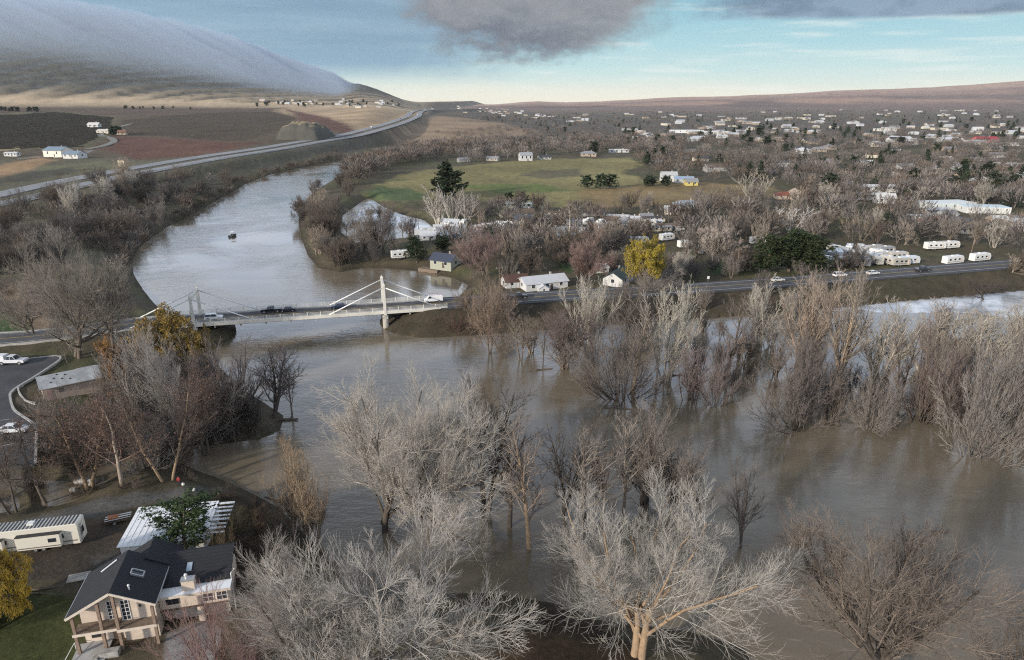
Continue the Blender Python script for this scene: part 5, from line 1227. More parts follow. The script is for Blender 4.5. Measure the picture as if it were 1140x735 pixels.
for o in PROTO:
    for ch in list(KIDS.get(o.name, ())):
        for g in list(KIDS.get(ch.name, ())): bpy.data.objects.remove(g)
        bpy.data.objects.remove(ch)
    bpy.data.objects.remove(o)

# ---------------------------------------------------------------- vehicles
def wheel(parent, x, y, r=.33, w=.22):
    m = MB(); m.cyl((x, y, r), (0, 1, 0), r, w, 14); t = m.build('wheel', 'tyre', parent); m = MB(); s = 1 if y > 0 else -1; m.cyl((x, y + s * w * .5, r), (0, 1, 0), r * .58, .03, 10); m.build('rim', 'steel', t)
PROF = {
 'car': ([(-2.25, .3), (2.2, .3), (2.25, .62), (2.1, .76), (1.05, .92), (-1.55, .95), (-2.2, .9), (-2.3, .6)], [(1.0, .9), (.25, 1.40), (-1.0, 1.42), (-1.75, .93)], 1.78, (1.4, -1.4), .33),
 'suv': ([(-2.35, .38), (2.3, .38), (2.36, .78), (2.2, .98), (1.15, 1.08), (-2.2, 1.1), (-2.4, .9)], [(1.15, 1.05), (.5, 1.68), (-2.0, 1.70), (-2.3, 1.08)], 1.86, (1.45, -1.45), .37),
 'pickup': ([(-2.9, .48), (2.75, .48), (2.85, .8), (2.75, 1.08), (1.25, 1.18), (-.75, 1.2), (-.78, 1.12), (-2.85, 1.12), (-2.95, .8)], [(1.2, 1.15), (.55, 1.85), (-.6, 1.86), (-.8, 1.17)], 1.95, (1.85, -1.75), .41),
 'van': ([(-2.9, .4), (2.6, .4), (2.75, .75), (2.6, 1.1), (1.75, 1.3), (1.1, 2.05), (.9, 2.12), (-2.8, 2.12), (-2.92, 1.9)], [(1.72, 1.31), (1.15, 1.98), (.55, 1.98), (.55, 1.31)], 1.98, (1.75, -1.75), .36)}
def vehicle(kind, x, y, z, yaw, col, label, name, cat, group=None, rack=None, s=1.0):
    body, cab, w, axles, r = PROF[kind]
    o = empty(name, (x, y, z), yaw, label, cat, group); o.scale = (s, s, s)
    m = MB(); m.prism(body, -w / 2, w / 2); b = m.build('body', 'carpaint', o, bevel=.07, col=col)
    m = MB()
    if kind == 'van':
        m.prism(cab, -w / 2 - .012, w / 2 + .012); m.build('window', 'glass', o)
    else:
        n = len(cab); wi = w / 2 - .1; wt = w / 2 - .28
        vs = [(x_, -(wi if i in (0, n - 1) else wt), z_) for i, (x_, z_) in enumerate(cab)] + [(x_, (wi if i in (0, n - 1) else wt), z_) for i, (x_, z_) in enumerate(cab)]
        m.add(vs, [tuple(range(n)), tuple(range(n, 2 * n))[::-1]] + [(i, i + n, (i + 1) % n + n, (i + 1) % n) for i in range(n)]); m.build('window', 'glass', o)
        zt = max(p[1] for p in cab); m = MB(); m.box(cab[2][0] - .05, -wt - .03, zt - .02, cab[1][0] + .1, wt + .03, zt + .05); m.build('roof', 'carpaint', o, bevel=.02, col=col)
        m = MB()
        for sy in (-1, 1):
            for i in (0, 1, 2):
                a, c = cab[i], cab[i + 1]
                if i == 1: continue
                ya = (wi if i == 0 else wt) * sy; yc = (wt if i == 0 else wi) * sy
                m.bar((a[0], ya, a[1]), (c[0], yc, c[1]), .07)
            xm = (cab[1][0] + cab[2][0]) / 2; m.bar((xm, wi * sy, cab[0][1]), (xm, wt * sy, zt), .07)
        m.build('pillar', 'carpaint', o, col=col)
    for ax in axles:
        for sy in (-1, 1): wheel(o, ax, sy * (w / 2 - .08), r)
    fx = max(p[0] for p in body); bx_ = min(p[0] for p in body); hz = .72 if kind in ('car',) else .9
    for sy in (-1, 1):
        m = MB(); m.box(fx - .12, sy * (w / 2 - .28) - .18, hz - .1, fx - .01, sy * (w / 2 - .28) + .18, hz + .05); m.build('headlight', 'white', o)
        m = MB(); m.box(bx_ + .0, sy * (w / 2 - .2) - .12, hz - .05, bx_ + .1, sy * (w / 2 - .2) + .12, hz + .12); m.build('tail_light', mat_red, o)
    if rack:
        m = MB()
        for sy in (-1, 1): m.bar((-2.6, sy * .75, 2.35), (1.2, sy * .75, 2.35), .07)
        for xx in (-2.5, -1.3, 0, 1.0): m.bar((xx, -.8, 2.35), (xx, .8, 2.35), .06); m.bar((xx, -.78, 2.1), (xx, -.78, 2.36), .05); m.bar((xx, .78, 2.1), (xx, .78, 2.36), .05)
        m.build('roof_rack', mat('red_brown_rack', (.30, .10, .07), .6), o)
    return o
mat_red = mat('tail_light_red', (.35, .02, .02), .3)
def on_bridge(kind, px, py, lane, back, col, label, name, cat, **k):
    a = P(px, py, 5.6); t = (a[0] - BC[0]) * BD[0] + (a[1] - BC[1]) * BD[1]
    q = bpt(t, lane, 5.0); vehicle(kind, *q, AX + (math.pi if back else 0), col, label, name, cat, **k)
on_bridge('suv', 239, 352, -1.8, False, (.70, .70, .70), 'white SUV at the left pylon of the bridge', 'parked_car', 'car')
on_bridge('pickup', 301.5, 347, 1.7, True, (.012, .012, .014), 'black pickup truck on the middle of the bridge', 'pickup_truck', 'truck')
on_bridge('car', 319.5, 347, 1.7, True, (.03, .03, .045), 'dark low car close behind the black pickup', 'car', 'car')
on_bridge('car', 377, 343.5, 1.7, True, (.035, .05, .09), 'dark blue car between the bridge cables', 'car', 'car')
on_bridge('van', 482, 334, 1.7, True, (.78, .78, .78), 'white work van with a roof rack at the right end of the bridge', 'van', 'van', rack=True)
for n_, k, px, py, yaw, c, lb, nm, ct in [(0, 'pickup', 577, 330, 13, (.02, .02, .022), 'black pickup on the road below the white house', 'pickup_truck', 'truck'),
      (1, 'pickup', 1027, 300, 16, (.04, .045, .05), 'dark pickup truck on the highway right of the parked trailers', 'pickup_truck', 'truck'),
      (2, 'car', 972, 303.5, 15, (.68, .68, .68), 'white car driving past the parked trailers', 'car', 'car'),
      (3, 'suv', 935, 306, 15, (.70, .70, .70), 'white SUV on the road behind the tall pinkish-tan tree', 'car', 'car'),
      (4, 'car', 866, 311, 14, (.62, .60, .58), 'pale car on the road in front of the evergreen mass', 'car', 'car')]:
    a = P(px, py, 5.6); t_ = ldist(ROAD_E, np.array([a[0]]), np.array([a[1]]))
    vehicle(k, a[0], a[1], 4.93, R(yaw), c, lb, nm, ct)
x, y, _ = P(16, 481, 3.62); vehicle('car', x, y, 3.622, R(8), (.72, .72, .72), 'white car with dark windows parked in the lot at the left edge', 'parked_car', 'car', s=1.1)
x, y, _ = P(15, 405, 3.62); vehicle('pickup', x, y, 3.622, R(3), (.68, .68, .70), 'white pickup truck on the upper edge of the parking lot', 'pickup_truck', 'truck', s=1.1)
x, y, _ = P(-6, 405, 3.62); vehicle('van', x, y, 3.622, R(183), (.72, .72, .72), 'white van beside the white pickup at the left edge', 'van', 'van', s=1.05)
HLn = HL
for i, (k, c) in enumerate([('van', WHT), ('car', WHT), ('suv', (.1, .1, .1)), ('van', WHT), ('car', (.05, .05, .06)), ('pickup', WHT), ('van', (.5, .5, .5)), ('suv', WHT), ('car', (.3, .05, .05)), ('van', WHT)]):
    l2 = offset_line(HL, (-13 + 2) if i % 2 else (13 - 2)); j = [60, 73, 85, 98, 104, 110, 116, 121, 125, 128][i]; j = min(j, len(l2) - 2)
    d = l2[j + 1] - l2[j]; vehicle(k, l2[j].x, l2[j].y, l2[j].z + .18, math.atan2(d.y, d.x) + (math.pi if i % 2 else 0), c, 'vehicle far away on the highway along the bench', 'car', 'car', group='vehicles on the highway', s=1.25 if k == 'van' else 1.0)

# ---------------------------------------------------------------- travel trailers
def trailer(x, y, z, yaw, L, label, group=None, big=False, tint=(.74, .73, .69)):
    o = empty('travel_trailer', (x, y, z), yaw, label, 'trailer', group); w = 2.5; h = 3.3 if not big else 3.75
    nose = 1.5 if big else .9
    pr = [(-L / 2, .6), (L / 2 - (2.6 if big else .4), .6), (L / 2 - (2.4 if big else .2), 1.45 if big else .7), (L / 2 - .1, 1.5 if big else 1.2), (L / 2, 2.0), (L / 2 - nose * .6, h - .25), (L / 2 - nose, h), (-L / 2 + .15, h), (-L / 2, h - .15)]
    m = MB(); m.prism(pr, -w / 2, w / 2); m.build('body', 'carpaint', o, bevel=.08, col=tint)
    m = MB(); m.box(-L / 2 + .3, -w / 2 - .012, 1.12, L / 2 - 1.4, w / 2 + .012, 1.3); m.build('stripe', mat_stripe, o)
    for xx in ((-L * .32, -L * .05, L * .2)):
        m = MB(); m.box(xx - .5, -w / 2 - .02, 1.75, xx + .5, w / 2 + .02, 2.4); m.build('window', 'glass', o)
    m = MB(); m.box(L * .33 - .35, -w / 2 - .03, .75, L * .33 + .35, -w / 2 - .001, 2.5); m.build('door', 'trim', o)
    for xx in (-.9, .1):
        for sy in (-1, 1): wheel(o, xx - L * .08, sy * (w / 2 - .14), .36, .24)
    m = MB(); m.box(-1.0, -.4, h, -.2, .4, h + .3); m.build('roof_unit', 'white', o)
    return o
mat_stripe = mat('brown_grey_stripe', (.20, .17, .15), .5)
def fifth_wheel():
    o = trailer(-66.8, 80.5, Hs(-66.1, 80.9), R(12.5) + math.pi, 13.4, 'long cream travel trailer with slatted dark roof and slide-outs on the dirt yard', big=True, tint=(.70, .66, .57))
    L = 13.4; w = 2.5
    for x0, x1, z1 in ((-4.6, .8, 2.95), (2.4, 4.6, 2.75)):
        m = MB(); m.box(x0, w / 2 + .003, .95, x1, w / 2 + .75, z1); s = m.build('slide_out', 'carpaint', o, bevel=.05, col=(.70, .66, .57))
        m = MB(); m.box(x0 + .5, w / 2 + .752, 1.8, x0 + 1.5, w / 2 + .77, 2.4); m.build('window', 'glass', s)
        m = MB(); m.box(x0 + .05, w / 2 + .752, 1.15, x1 - .05, w / 2 + .762, 1.32); m.build('stripe', mat_stripe, s)
        m = MB(); m.box(x0 - .05, w / 2 + .004, z1 + .001, x1 + .05, w / 2 + .8, z1 + .07); m.build('slide_roof', 'black', s)
    for i in range(24):
        xx = -L / 2 + .45 + i * (L - 2.0) / 24
        m = MB(); m.box(xx, -w / 2 + .15, 3.752, xx + .22, w / 2 - .15, 3.80); m.build('roof_slat', mat_slat, o)
    m = MB(); m.box(-L / 2 - .03, -.45, 1.6, -L / 2 + .01, .45, 2.6); m.build('rear_window', 'glass', o)
    m = MB(); m.tube([(-L / 2 - .12, .9, .8), (-L / 2 - .12, .9, 3.5)], .03, 6); m.tube([(-L / 2 - .12, .5, .8), (-L / 2 - .12, .5, 3.5)], .03, 6)
    for k in range(8): m.bar((-L / 2 - .12, .5, 1 + k * .33), (-L / 2 - .12, .9, 1 + k * .33), .03)
    m.build('ladder', 'steel', o)
    for sy in (-1, 1): m = MB(); m.box(L / 2 - 1.6, sy * 1.0 - .06, -.1, L / 2 - 1.45, sy * 1.0 + .06, 1.6); m.build('landing_leg', 'steel', o)
    AVOID.append((-65, 82, 5))
mat_slat = mat('dark_roof_slat', (.045, .045, .055), .5)
fifth_wheel()
r = random.Random(5)
for row, (px0, px1, py, n) in enumerate([(922, 1012, 295, 8), (920, 1000, 288, 8), (930, 985, 282, 5)]):
    for i in range(n):
        px = px0 + (px1 - px0) * i / (n - 1) + r.uniform(-2.5, 2.5); x, y, z = G(px, py + r.uniform(-1.5, 1.5))
        v_ = r.uniform(.75, 1.05)
        trailer(x, y, z, R(r.choice((75, 100, 112, 60))) if i < n - 2 else R(12 + r.uniform(-10, 10)), r.uniform(7, 9.5), 'white travel trailer parked in the tight rows beside the highway', 'trailers parked beside the highway', tint=tuple(c * v_ for c in r.choice(((.66, .65, .63), (.50, .47, .42), (.62, .64, .66), (.36, .36, .37)))))
        AVOID.append((x, y, 4))
for px, py, yw in [(1060, 294, 20), (1090, 291, 20), (1040, 278, 10), (1056, 277, 14)]:
    x, y, z = G(px, py); trailer(x, y, z, R(yw), 9, 'white trailer standing apart on the grass right of the tight trailer rows', 'trailers right of the rows'); AVOID.append((x, y, 5))
for px, py, yw in [(843, 272, 5), (446, 288, 20), (655, 250, 60), (668, 252, 70), (705, 258, 0), (722, 252, 15), (742, 268, 30), (712, 272, 10), (648, 262, 80), (690, 248, 40), (565, 255, 30), (412, 258, 10), (420, 262, 14), (470, 262, 70), (500, 254, 80), (516, 252, 80), (535, 258, 20), (780, 282, 70), (762, 276, 20)]:
    x, y, z = G(px, py); trailer(x, y, z, R(yw), r.uniform(6, 9), 'white trailer half hidden by bare trees across the river', 'trailers among the trees'); AVOID.append((x, y, 4))
# ---------------------------------------------------------------- small things
def billboard():
    x, y, z = G(135.5, 186.5); o = empty('sign_board', (x, y, z), R(-8), 'blank tan board standing on posts beside the highway', 'sign')
    m = MB(); m.box(-2.6, -.1, 1.0, 2.6, .1, 5.4); m.build('board', mat('tan_board', (.66, .56, .38), .8, .08), o)
    for s in (-1.8, 1.8): m = MB(); m.box(s - .12, .101, -.5, s + .12, .3, 5.0); m.build('post', 'wood', o)
billboard()
def boat():
    x, y, _ = P(259.5, 263.5, 0); o = empty('boat', (x, y, 0), R(80), 'small dark boat with a pale canopy alone in the river beyond the bridge', 'boat')
    m = MB(); n = 9; vs = []; fs = []
    for i in range(n):
        t = i / (n - 1); xx = -2.8 + 5.6 * t; w = 1.05 * (1 - max(0, (t - .45) / .55) ** 2.2) + .04
        vs += [(xx, -w, .75 + .25 * t * t), (xx, -w * .75, .05), (xx, 0, -.25), (xx, w * .75, .05), (xx, w, .75 + .25 * t * t), (xx, w * .8, .55), (xx, -w * .8, .55)]
    for i in range(n - 1):
        for k in range(7): fs.append((i * 7 + k, i * 7 + (k + 1) % 7, (i + 1) * 7 + (k + 1) % 7, (i + 1) * 7 + k))
    fs += [tuple(range(7))[::-1], tuple(range(7 * n - 7, 7 * n))]
    m.add(vs, fs); m.build('hull', mat('dark_hull', (.06, .06, .065), .4), o)
    m = MB(); m.box(-.6, -.6, .5, .7, .6, 1.3); m.build('console', 'black', o)
    m = MB()
    for sx in (-1.2, .9):
        for sy in (-.8, .8): m.bar((sx, sy, .6), (sx, sy, 2.35), .06)
    m.build('canopy_frame', 'steel', o); m = MB(); m.box(-1.5, -.95, 2.35, 1.2, .95, 2.47); m.build('canopy', 'white', o, bevel=.04)
    m = MB(); m.box(-3.15, -.25, .1, -2.8, .25, 1.15); m.build('motor', 'black', o, bevel=.05)
boat()
def person(x, y, z, yaw, label):
    jn = {'pel': (0, 0, .95, .15), 'wst': (0, 0, 1.10, .145), 'ch': (0, .02, 1.36, .18), 'nk': (0, 0, 1.53, .06), 'hd': (0, .02, 1.64, .10), 'ht': (0, .02, 1.74, .085)}
    ed = [('pel', 'wst'), ('wst', 'ch'), ('ch', 'nk'), ('nk', 'hd'), ('hd', 'ht')]
    for s, n in ((-1, 'r'), (1, 'l')):
        jn.update({'h' + n: (s * .10, 0, .88, .10), 'k' + n: (s * .12, .03, .48, .07), 'a' + n: (s * .13, -.02, .09, .05), 't' + n: (s * .14, .14, .04, .045),
                   's' + n: (s * .19, 0, 1.45, .075), 'e' + n: (s * .30, .03, 1.18, .055), 'w' + n: (s * .24, .22, 1.04, .04), 'f' + n: (s * .22, .30, 1.03, .04)})
        ed += [('pel', 'h' + n), ('h' + n, 'k' + n), ('k' + n, 'a' + n), ('a' + n, 't' + n), ('ch', 's' + n), ('s' + n, 'e' + n), ('e' + n, 'w' + n), ('w' + n, 'f' + n)]
    ks = list(jn); me = bpy.data.meshes.new('person'); me.from_pydata([jn[k][:3] for k in ks], [(ks.index(a), ks.index(b)) for a, b in ed], [])
    o = bpy.data.objects.new('person', me); link(o); mod = o.modifiers.new('skin', 'SKIN'); o.modifiers.new('sub', 'SUBSURF').levels = 1
    for i, k in enumerate(ks): me.skin_vertices[0].data[i].radius = (jn[k][3],) * 2; me.skin_vertices[0].data[i].use_root = (k == 'pel')
    dg = bpy.context.evaluated_depsgraph_get(); m2 = bpy.data.meshes.new_from_object(o.evaluated_get(dg)); o.modifiers.clear(); o.data = m2
    mt, t, p = mat_new('clothes'); tc = t.node('ShaderNodeTexCoord'); sp = t.node('ShaderNodeSeparateXYZ'); t.l.new(tc.outputs['Object'], sp.inputs[0]); z_ = sp.outputs[2]
    c = t.mix(t.m('GREATER_THAN', z_, .93), (.03, .03, .05), (.33, .03, .03)); c = t.mix(t.m('GREATER_THAN', z_, 1.55), c, (.42, .25, .18)); c = t.mix(t.m('LESS_THAN', z_, .10), c, (.03, .025, .02)); t.l.new(c, p.inputs['Base Color']); p.inputs['Roughness'].default_value = .85
    m2.materials.clear(); m2.materials.append(mt); m2.shade_smooth()
    m = MB(); m.sphere((0, -.005, 1.70), (.108, .12, .10), 12, 8); m.build('hair', mat('dark_hair', (.03, .02, .015), .7), o, smooth=True)
    o.location = (x, y, z); o.rotation_euler = (0, 0, yaw); tag(o, label, 'person'); return o
x, y, z = G(200, 541); person(x, y, z, R(160), 'person in a red jacket and dark trousers on the dirt above the flooded bank')
def bag(x, y, z):
    m = MB(); m.sphere((0, 0, .22), (.28, .22, .26), 10, 7); m.tube([(0, 0, .42), (.05, 0, .55)], [.07, .03], 6); o = m.build('sack', 'white', None, smooth=True); o.location = (x, y, z); return o
tag(bag(*G(204, 540.5)), 'white sack on the ground beside the person in red', 'sack'); tag(bag(*G(216, 546.5)), 'white sack lying by itself right of the person in red', 'sack')
# yard machine: a small rusty trailer with a pump drum
def yard_machine():
    x, y, z = G(131, 581); o = empty('utility_trailer', (x, y, z), R(20), 'small utility trailer with pipes and a rusty orange drum on the dirt yard', 'trailer')
    m = MB(); m.box(-1.6, -.75, .45, 1.6, .75, .6); m.bar((1.6, 0, .5), (2.9, 0, .45), .1); m.build('bed', 'darkwood', o)
    for sy in (-1, 1): wheel(o, -.2, sy * .85, .34, .2)
    m = MB(); m.cyl((-.4, -.1, .95), (1, 0, 0), .36, 1.3, 12); m.build('drum', mat('rusty_orange', (.40, .17, .09), .7, .3), o)
    for k in range(4): m = MB(); m.cyl((.2, -.5 + k * .3, .75 + (k % 2) * .15), (1, .1, 0), .09, 3.4, 8); m.build('pipe', 'white' if k % 2 else 'steel', o)
yard_machine()
def plank(px, py, yaw, L, label, mt='concrete', w=1.6):
    x, y, z = G(px, py); m = MB(); m.box(-L / 2, -w / 2, 0, L / 2, w / 2, .12)
    for i in range(4): m.box(-L / 2 + .02, -w / 2 + .1 + i * w / 4, .121, L / 2 - .02, -w / 2 + .02 + (i + .9) * w / 4, .15)
    o = m.build('board_stack', mt); o.location = (x, y, z + .02); o.rotation_euler = (0, 0, R(yaw)); tag(o, label, 'boards')
plank(88, 643, 20, 2.6, 'pale stack of boards on the ground left of the black roof')
def log(px, py, yaw, L, rad, label, water=False):
    x, y, z = P(px, py, 0) if water else G(px, py); rr = random.Random(px); m = MB(); pts = [(-L / 2 + L * i / 6, rr.uniform(-.12, .12) * L * .2, rad * .5 + rr.uniform(0, .2)) for i in range(7)]
    m.tube(pts, [rad * (1 - .08 * i) for i in range(7)], 8); m.tube([pts[4], (pts[4][0] + .5, .8, .9)], [rad * .4, rad * .1], 5); m.tube([pts[2], (pts[2][0] - .3, -.7, .7)], [rad * .4, rad * .1], 5)
    o = m.build('log', M['driftwood']); o.location = (x, y, z - .1); o.rotation_euler = (0, 0, R(yaw)); tag(o, label, 'log')
M['driftwood'] = mat('driftwood', (.13, .10, .08), .9, .3, 1.5, 0, .4)
for a in [(1046, 593, 10, 3.0, .3, 'dark log drifting in open water above the bottom right tree', True), (1128, 731, 25, 6, .2, 'dark branch in the water at the bottom right corner', True), (690, 455, -10, 7, .22, 'pale drift branch caught below the wide dark flooded bush', True), (602, 412, 15, 6, .22, 'drift log caught at the foot of the low broken tree', True), (752, 418, 5, 6, .25, 'drift log lodged at the bright tan vase-shaped tree', True), (668, 545, 60, 5, .2, 'sunken branch between the thin flooded trees', True),
          (318, 468, 5, 5, .35, 'dark drift log at the tip of the left bank point', True), (60, 655, 8, 6, .12, 'long pale pole lying on the grass by the golden willow', False), (52, 662, -3, 7, .1, 'thin grey pole on the grass, lower of two by the golden willow', False), (305, 557, -30, 4, .16, 'grey branch on the bank at the edge of the water', False)]: log(*a)
# fence on the right of the house
def plank_fence():
    a = G(262, 640); b = G(276, 668); o = empty('wooden_fence', a, 0, 'grey board fence at the right end of the black roofed wing', 'fence'); A = Vector(a); B = Vector(b); d = B - A
    n = 12
    for i in range(n + 1):
        q = d * i / n
        if i % 4 == 0: m = MB(); m.box(q.x - .09, q.y - .09, q.z - .4, q.x + .09, q.y + .09, q.z + 2.0); m.build('post', 'wood', o)
    m = MB()
    for i in range(n * 2): q = d * (i + .5) / (n * 2); m.box(q.x - .12, q.y - .03, q.z + .1, q.x + .12, q.y + .03, q.z + 1.8 + .04 * (i % 3))
    m.build('board_panel', 'wood', o)
plank_fence()
# pale boulders by the red-brown trees
def rocks(px, py, n, spread, label, seed, name='boulder'):
    rr = random.Random(seed); x0, y0, z0 = G(px, py)
    for i in range(n):
        x, y = x0 + rr.uniform(-1, 1) * spread[0], y0 + rr.uniform(-1, 1) * spread[1]; m = MB(); s = rr.uniform(.45, 1.2); m.sphere((0, 0, 0), (s * rr.uniform(.8, 1.3), s * rr.uniform(.7, 1.1), s * .7), 9, 7)
        m.v = [(a + rr.uniform(-.12, .12) * s, b + rr.uniform(-.12, .12) * s, c + rr.uniform(-.12, .12) * s) for a, b, c in m.v]
        o = m.build(name, 'stone'); o.location = (x, y, Hs(x, y) + .2 * s); tag(o, label, 'boulder', group=label)
rocks(92, 541, 4, (1.5, 1.5), 'pale boulder by the pool under the red-brown trees', 4)
# posts, poles
def pole(px, py, h, label, group=None, arm=True, name='utility_pole', cat='pole'):
    x, y, z = G(px, py); o = empty(name, (x, y, z), R(20), label, cat, group); m = MB(); m.tube([(0, 0, -.5), (0, 0, h)], [.17, .11], 8); m.build('pole', 'wood', o)
    if arm:
        m = MB(); m.box(-1.2, -.06, h - .9, 1.2, .06, h - .75); a = m.build('cross_arm', 'wood', o)
        for s in (-1, 0, 1): m = MB(); m.cyl((s, 0, h - .65), (0, 0, 1), .06, .2, 8); m.build('insulator', 'white', a)
for px, py, h in [(820, 306, 10), (700, 318, 10), (950, 300, 10), (1080, 288, 10), (556, 326, 9), (466, 255, 9), (432, 240, 9), (600, 300, 9)]: pole(px, py, h, 'wooden utility pole standing among trees across the river', 'utility poles across the river')
for px, py in [(147, 172), (152, 172), (82, 162)]: pole(px, py, 9, 'thin pole by the vineyard buildings on the left bench', 'poles on the bench', arm=False)
def light_sign(px, py, label):
    x, y, z = G(px, py); o = empty('road_sign', (x, y, z), R(8), label, 'sign'); m = MB(); m.box(-.05, -.04, -.4, .05, .04, 2.2); m.build('post', 'steel', o); m = MB(); m.box(-.4, -.07, 1.4, .4, -.041, 2.3); m.build('plate', 'white', o)
light_sign(788, 315, 'white road sign plate beside the road, left of the evergreen mass')
# rocky cut by the highway
def rock_mound():
    x, y, z = G(331, 156); n, m_ = 60, 26; v = []
    for j in range(m_):
        for i in range(n):
            u = -1 + 2 * i / (n - 1); w = -1 + 2 * j / (m_ - 1); X = u * 29; Y = w * 40 + 36
            s = max(0, 1 - abs(u) ** 2.6) * max(0, min(1, (w + 1) * 5)) * (1 - max(0, w) ** 2)
            cr = float(wav(np.array([X * 1.0]), np.array([Y]), 16, 2)[0]) * .08
            v.append((X, Y, -4 + 25 * s ** .5 * (1 + cr)))
    f = [(j * n + i, j * n + i + 1, (j + 1) * n + i + 1, (j + 1) * n + i) for j in range(m_ - 1) for i in range(n - 1)]
    me = mesh_np('rock_cut', v, f); mm, t, p = mat_new('rock_and_straw'); ge = t.node('ShaderNodeNewGeometry'); sp = t.node('ShaderNodeSeparateXYZ'); t.l.new(ge.outputs['Normal'], sp.inputs[0])
    nz = t.noise(ge.outputs['Position'], .12, 5, .65); c = t.mix(t.ss(sp.outputs[2], .72, .93), t.mix(nz, (.05, .05, .045), (.12, .115, .095)), t.mix(nz, (.22, .17, .10), (.34, .27, .16))); t.l.new(c, p.inputs['Base Color']); p.inputs['Roughness'].default_value = .95
    me.materials.append(mm); o = link(bpy.data.objects.new('rocky_hill', me)); o.location = (x, y, z); o.rotation_euler = (0, 0, R(-6)); tag(o, kind='structure')
rock_mound()
# vineyard rows
def vineyard():
    v, f = [], []; rr = np.random.RandomState(9)
    for pol, stp, col in (([(-40, 131), (0, 128.5), (60, 124.5), (128, 131), (126, 145), (96, 164), (-40, 168)], 11.0, 0),):
        W_ = [G(a, b)[:2] for a, b in pol]; xs = [q[0] for q in W_]; ys = [q[1] for q in W_]
        cx, cy = np.mean(xs), np.mean(ys); an = R(-24); ca, sa = math.cos(an), math.sin(an)
        for k in range(-70, 71):
            seg = np.arange(-900, 900, 14.0); X = cx + k * stp * ca - seg * sa; Y = cy + k * stp * sa + seg * ca
            ins = sdf(W_, X, Y) > 2; Z = H(X, Y)
            for i in range(len(seg) - 1):
                if ins[i] and ins[i + 1]:
                    b = len(v); w = .55; hh_ = 1.3 + rr.uniform(-.2, .2)
                    for q in (i, i + 1): v += [(X[q] - w * ca, Y[q] - w * sa, Z[q] - .2), (X[q] - w * .6 * ca, Y[q] - w * .6 * sa, Z[q] + hh_), (X[q] + w * .6 * ca, Y[q] + w * .6 * sa, Z[q] + hh_), (X[q] + w * ca, Y[q] + w * sa, Z[q] - .2)]
                    f += [(b, b + 1, b + 5, b + 4), (b + 1, b + 2, b + 6, b + 5), (b + 2, b + 3, b + 7, b + 6)]
    me = mesh_np('vine_rows', v, f); me.materials.append(mat('bare_vines', (.095, .075, .050), .95, .35, .15)); tag(link(bpy.data.objects.new('vine_rows', me)), 'straight brown rows of bare vines on the bench left of the river', 'vines', kind='stuff')
vineyard()

# ---------------------------------------------------------------- woods, kind by kind
def evergreens(poly, n, hr, label, group, seed, q=0, kinds=('juniper', 'conifer', 'conifer')):
    r = random.Random(seed)
    for x, y, z in ground_samples(poly, n, seed + 3):
        k = r.choice(kinds); h = r.uniform(*hr); v = r.uniform(.7, 1.3)
        plant('evergreen_tree', k, 460 + r.randrange(2) + (5 if k == 'conifer' else 0), q, x, y, z - .2, h, h * (r.uniform(.62, .9) if k == 'juniper' else r.uniform(.42, .6)), DKBARK, DARK, (.034 * v, .046 * v, .026 * v), label, 'tree', group)
LB = 'bare tree in the thick bank of trees '
woods([(-20, 262), (-20, 232), (40, 215), (90, 205), (140, 205), (200, 200), (250, 195), (262, 205), (215, 232), (170, 252), (148, 270), (120, 285), (60, 300), (0, 310), (-20, 312)], 70, ('round', 'spread', 'vase', 'shrub'), 'bguurd', (9, 14), (.85, 1.2), LB + 'along the left riverside below the highway', 'trees on the left riverside', 2, 61)
woods([(60, 215), (150, 200), (150, 235), (70, 250)], 10, ('vase', 'spread'), 'tp', (12, 16), (.6, .8), 'tall tan bare tree rising above the left riverside woods', 'tall tan trees on the left riverside', 2, 62)
woods([(250, 205), (335, 184), (372, 174), (378, 178), (330, 192), (262, 218)], 34, ('shrub', 'round'), 'drgb', (4, 7), (.9, 1.3), 'low dark bush on the steep left riverbank below the highway', 'bushes on the left riverbank', 1, 63, 'bush', 'bush')
woods([(0, 322), (60, 300), (100, 300), (60, 345), (20, 345), (-20, 350)], 9, ('shrub', 'round'), 'gbt', (4, 7), (.9, 1.3), 'small bush on the straw-coloured slope behind the road at the left', 'bushes behind the left road', 2, 64, 'bush', 'bush')
woods([(334, 262), (330, 248), (338, 228), (352, 214), (372, 202), (392, 190), (400, 205), (392, 225), (378, 250), (376, 272), (350, 296), (342, 280)], 40, ('round', 'vase', 'shrub', 'spread'), 'bbugtr', (8, 13), (.65, .9), 'brown bare tree crowding the right bank of the upper river', 'trees on the right bank of the upper river', 2, 65, water=True)
woods([(345, 300), (380, 275), (440, 272), (470, 285), (460, 300), (400, 302)], 22, ('round', 'vase', 'shrub'), 'bugr', (6, 10), (.7, 1.0), 'bare tree on the flooded spit between the river and the cove', 'trees on the flooded spit', 2, 66, water=True)
woods([(480, 232), (560, 232), (640, 236), (760, 228), (770, 250), (700, 285), (600, 290), (520, 296), (500, 275), (480, 262)], 66, ('round', 'vase', 'spread', 'shrub'), 'bbugtr', (8, 12), (.7, 1.0), 'brown bare tree among the homes across the river', 'trees among the homes across the river', 1, 70)
woods([(760, 225), (870, 212), (1000, 215), (1140, 232), (1160, 285), (1030, 276), (900, 270), (830, 285), (760, 300)], 62, ('round', 'vase', 'spread'), 'bgutpg', (9, 14), (.65, .95), 'bare tree in the wide woods between the highway and the town', 'trees between highway and town', 1, 71)
woods([(540, 300), (600, 290), (660, 288), (760, 300), (840, 290), (850, 302), (760, 312), (690, 312), (640, 300), (560, 312)], 34, ('round', 'shrub'), 'bgr', (5, 9), (.9, 1.2), 'low bare bush along the roadside across the bridge', 'bushes along the road', 1, 72, 'bush', 'bush')
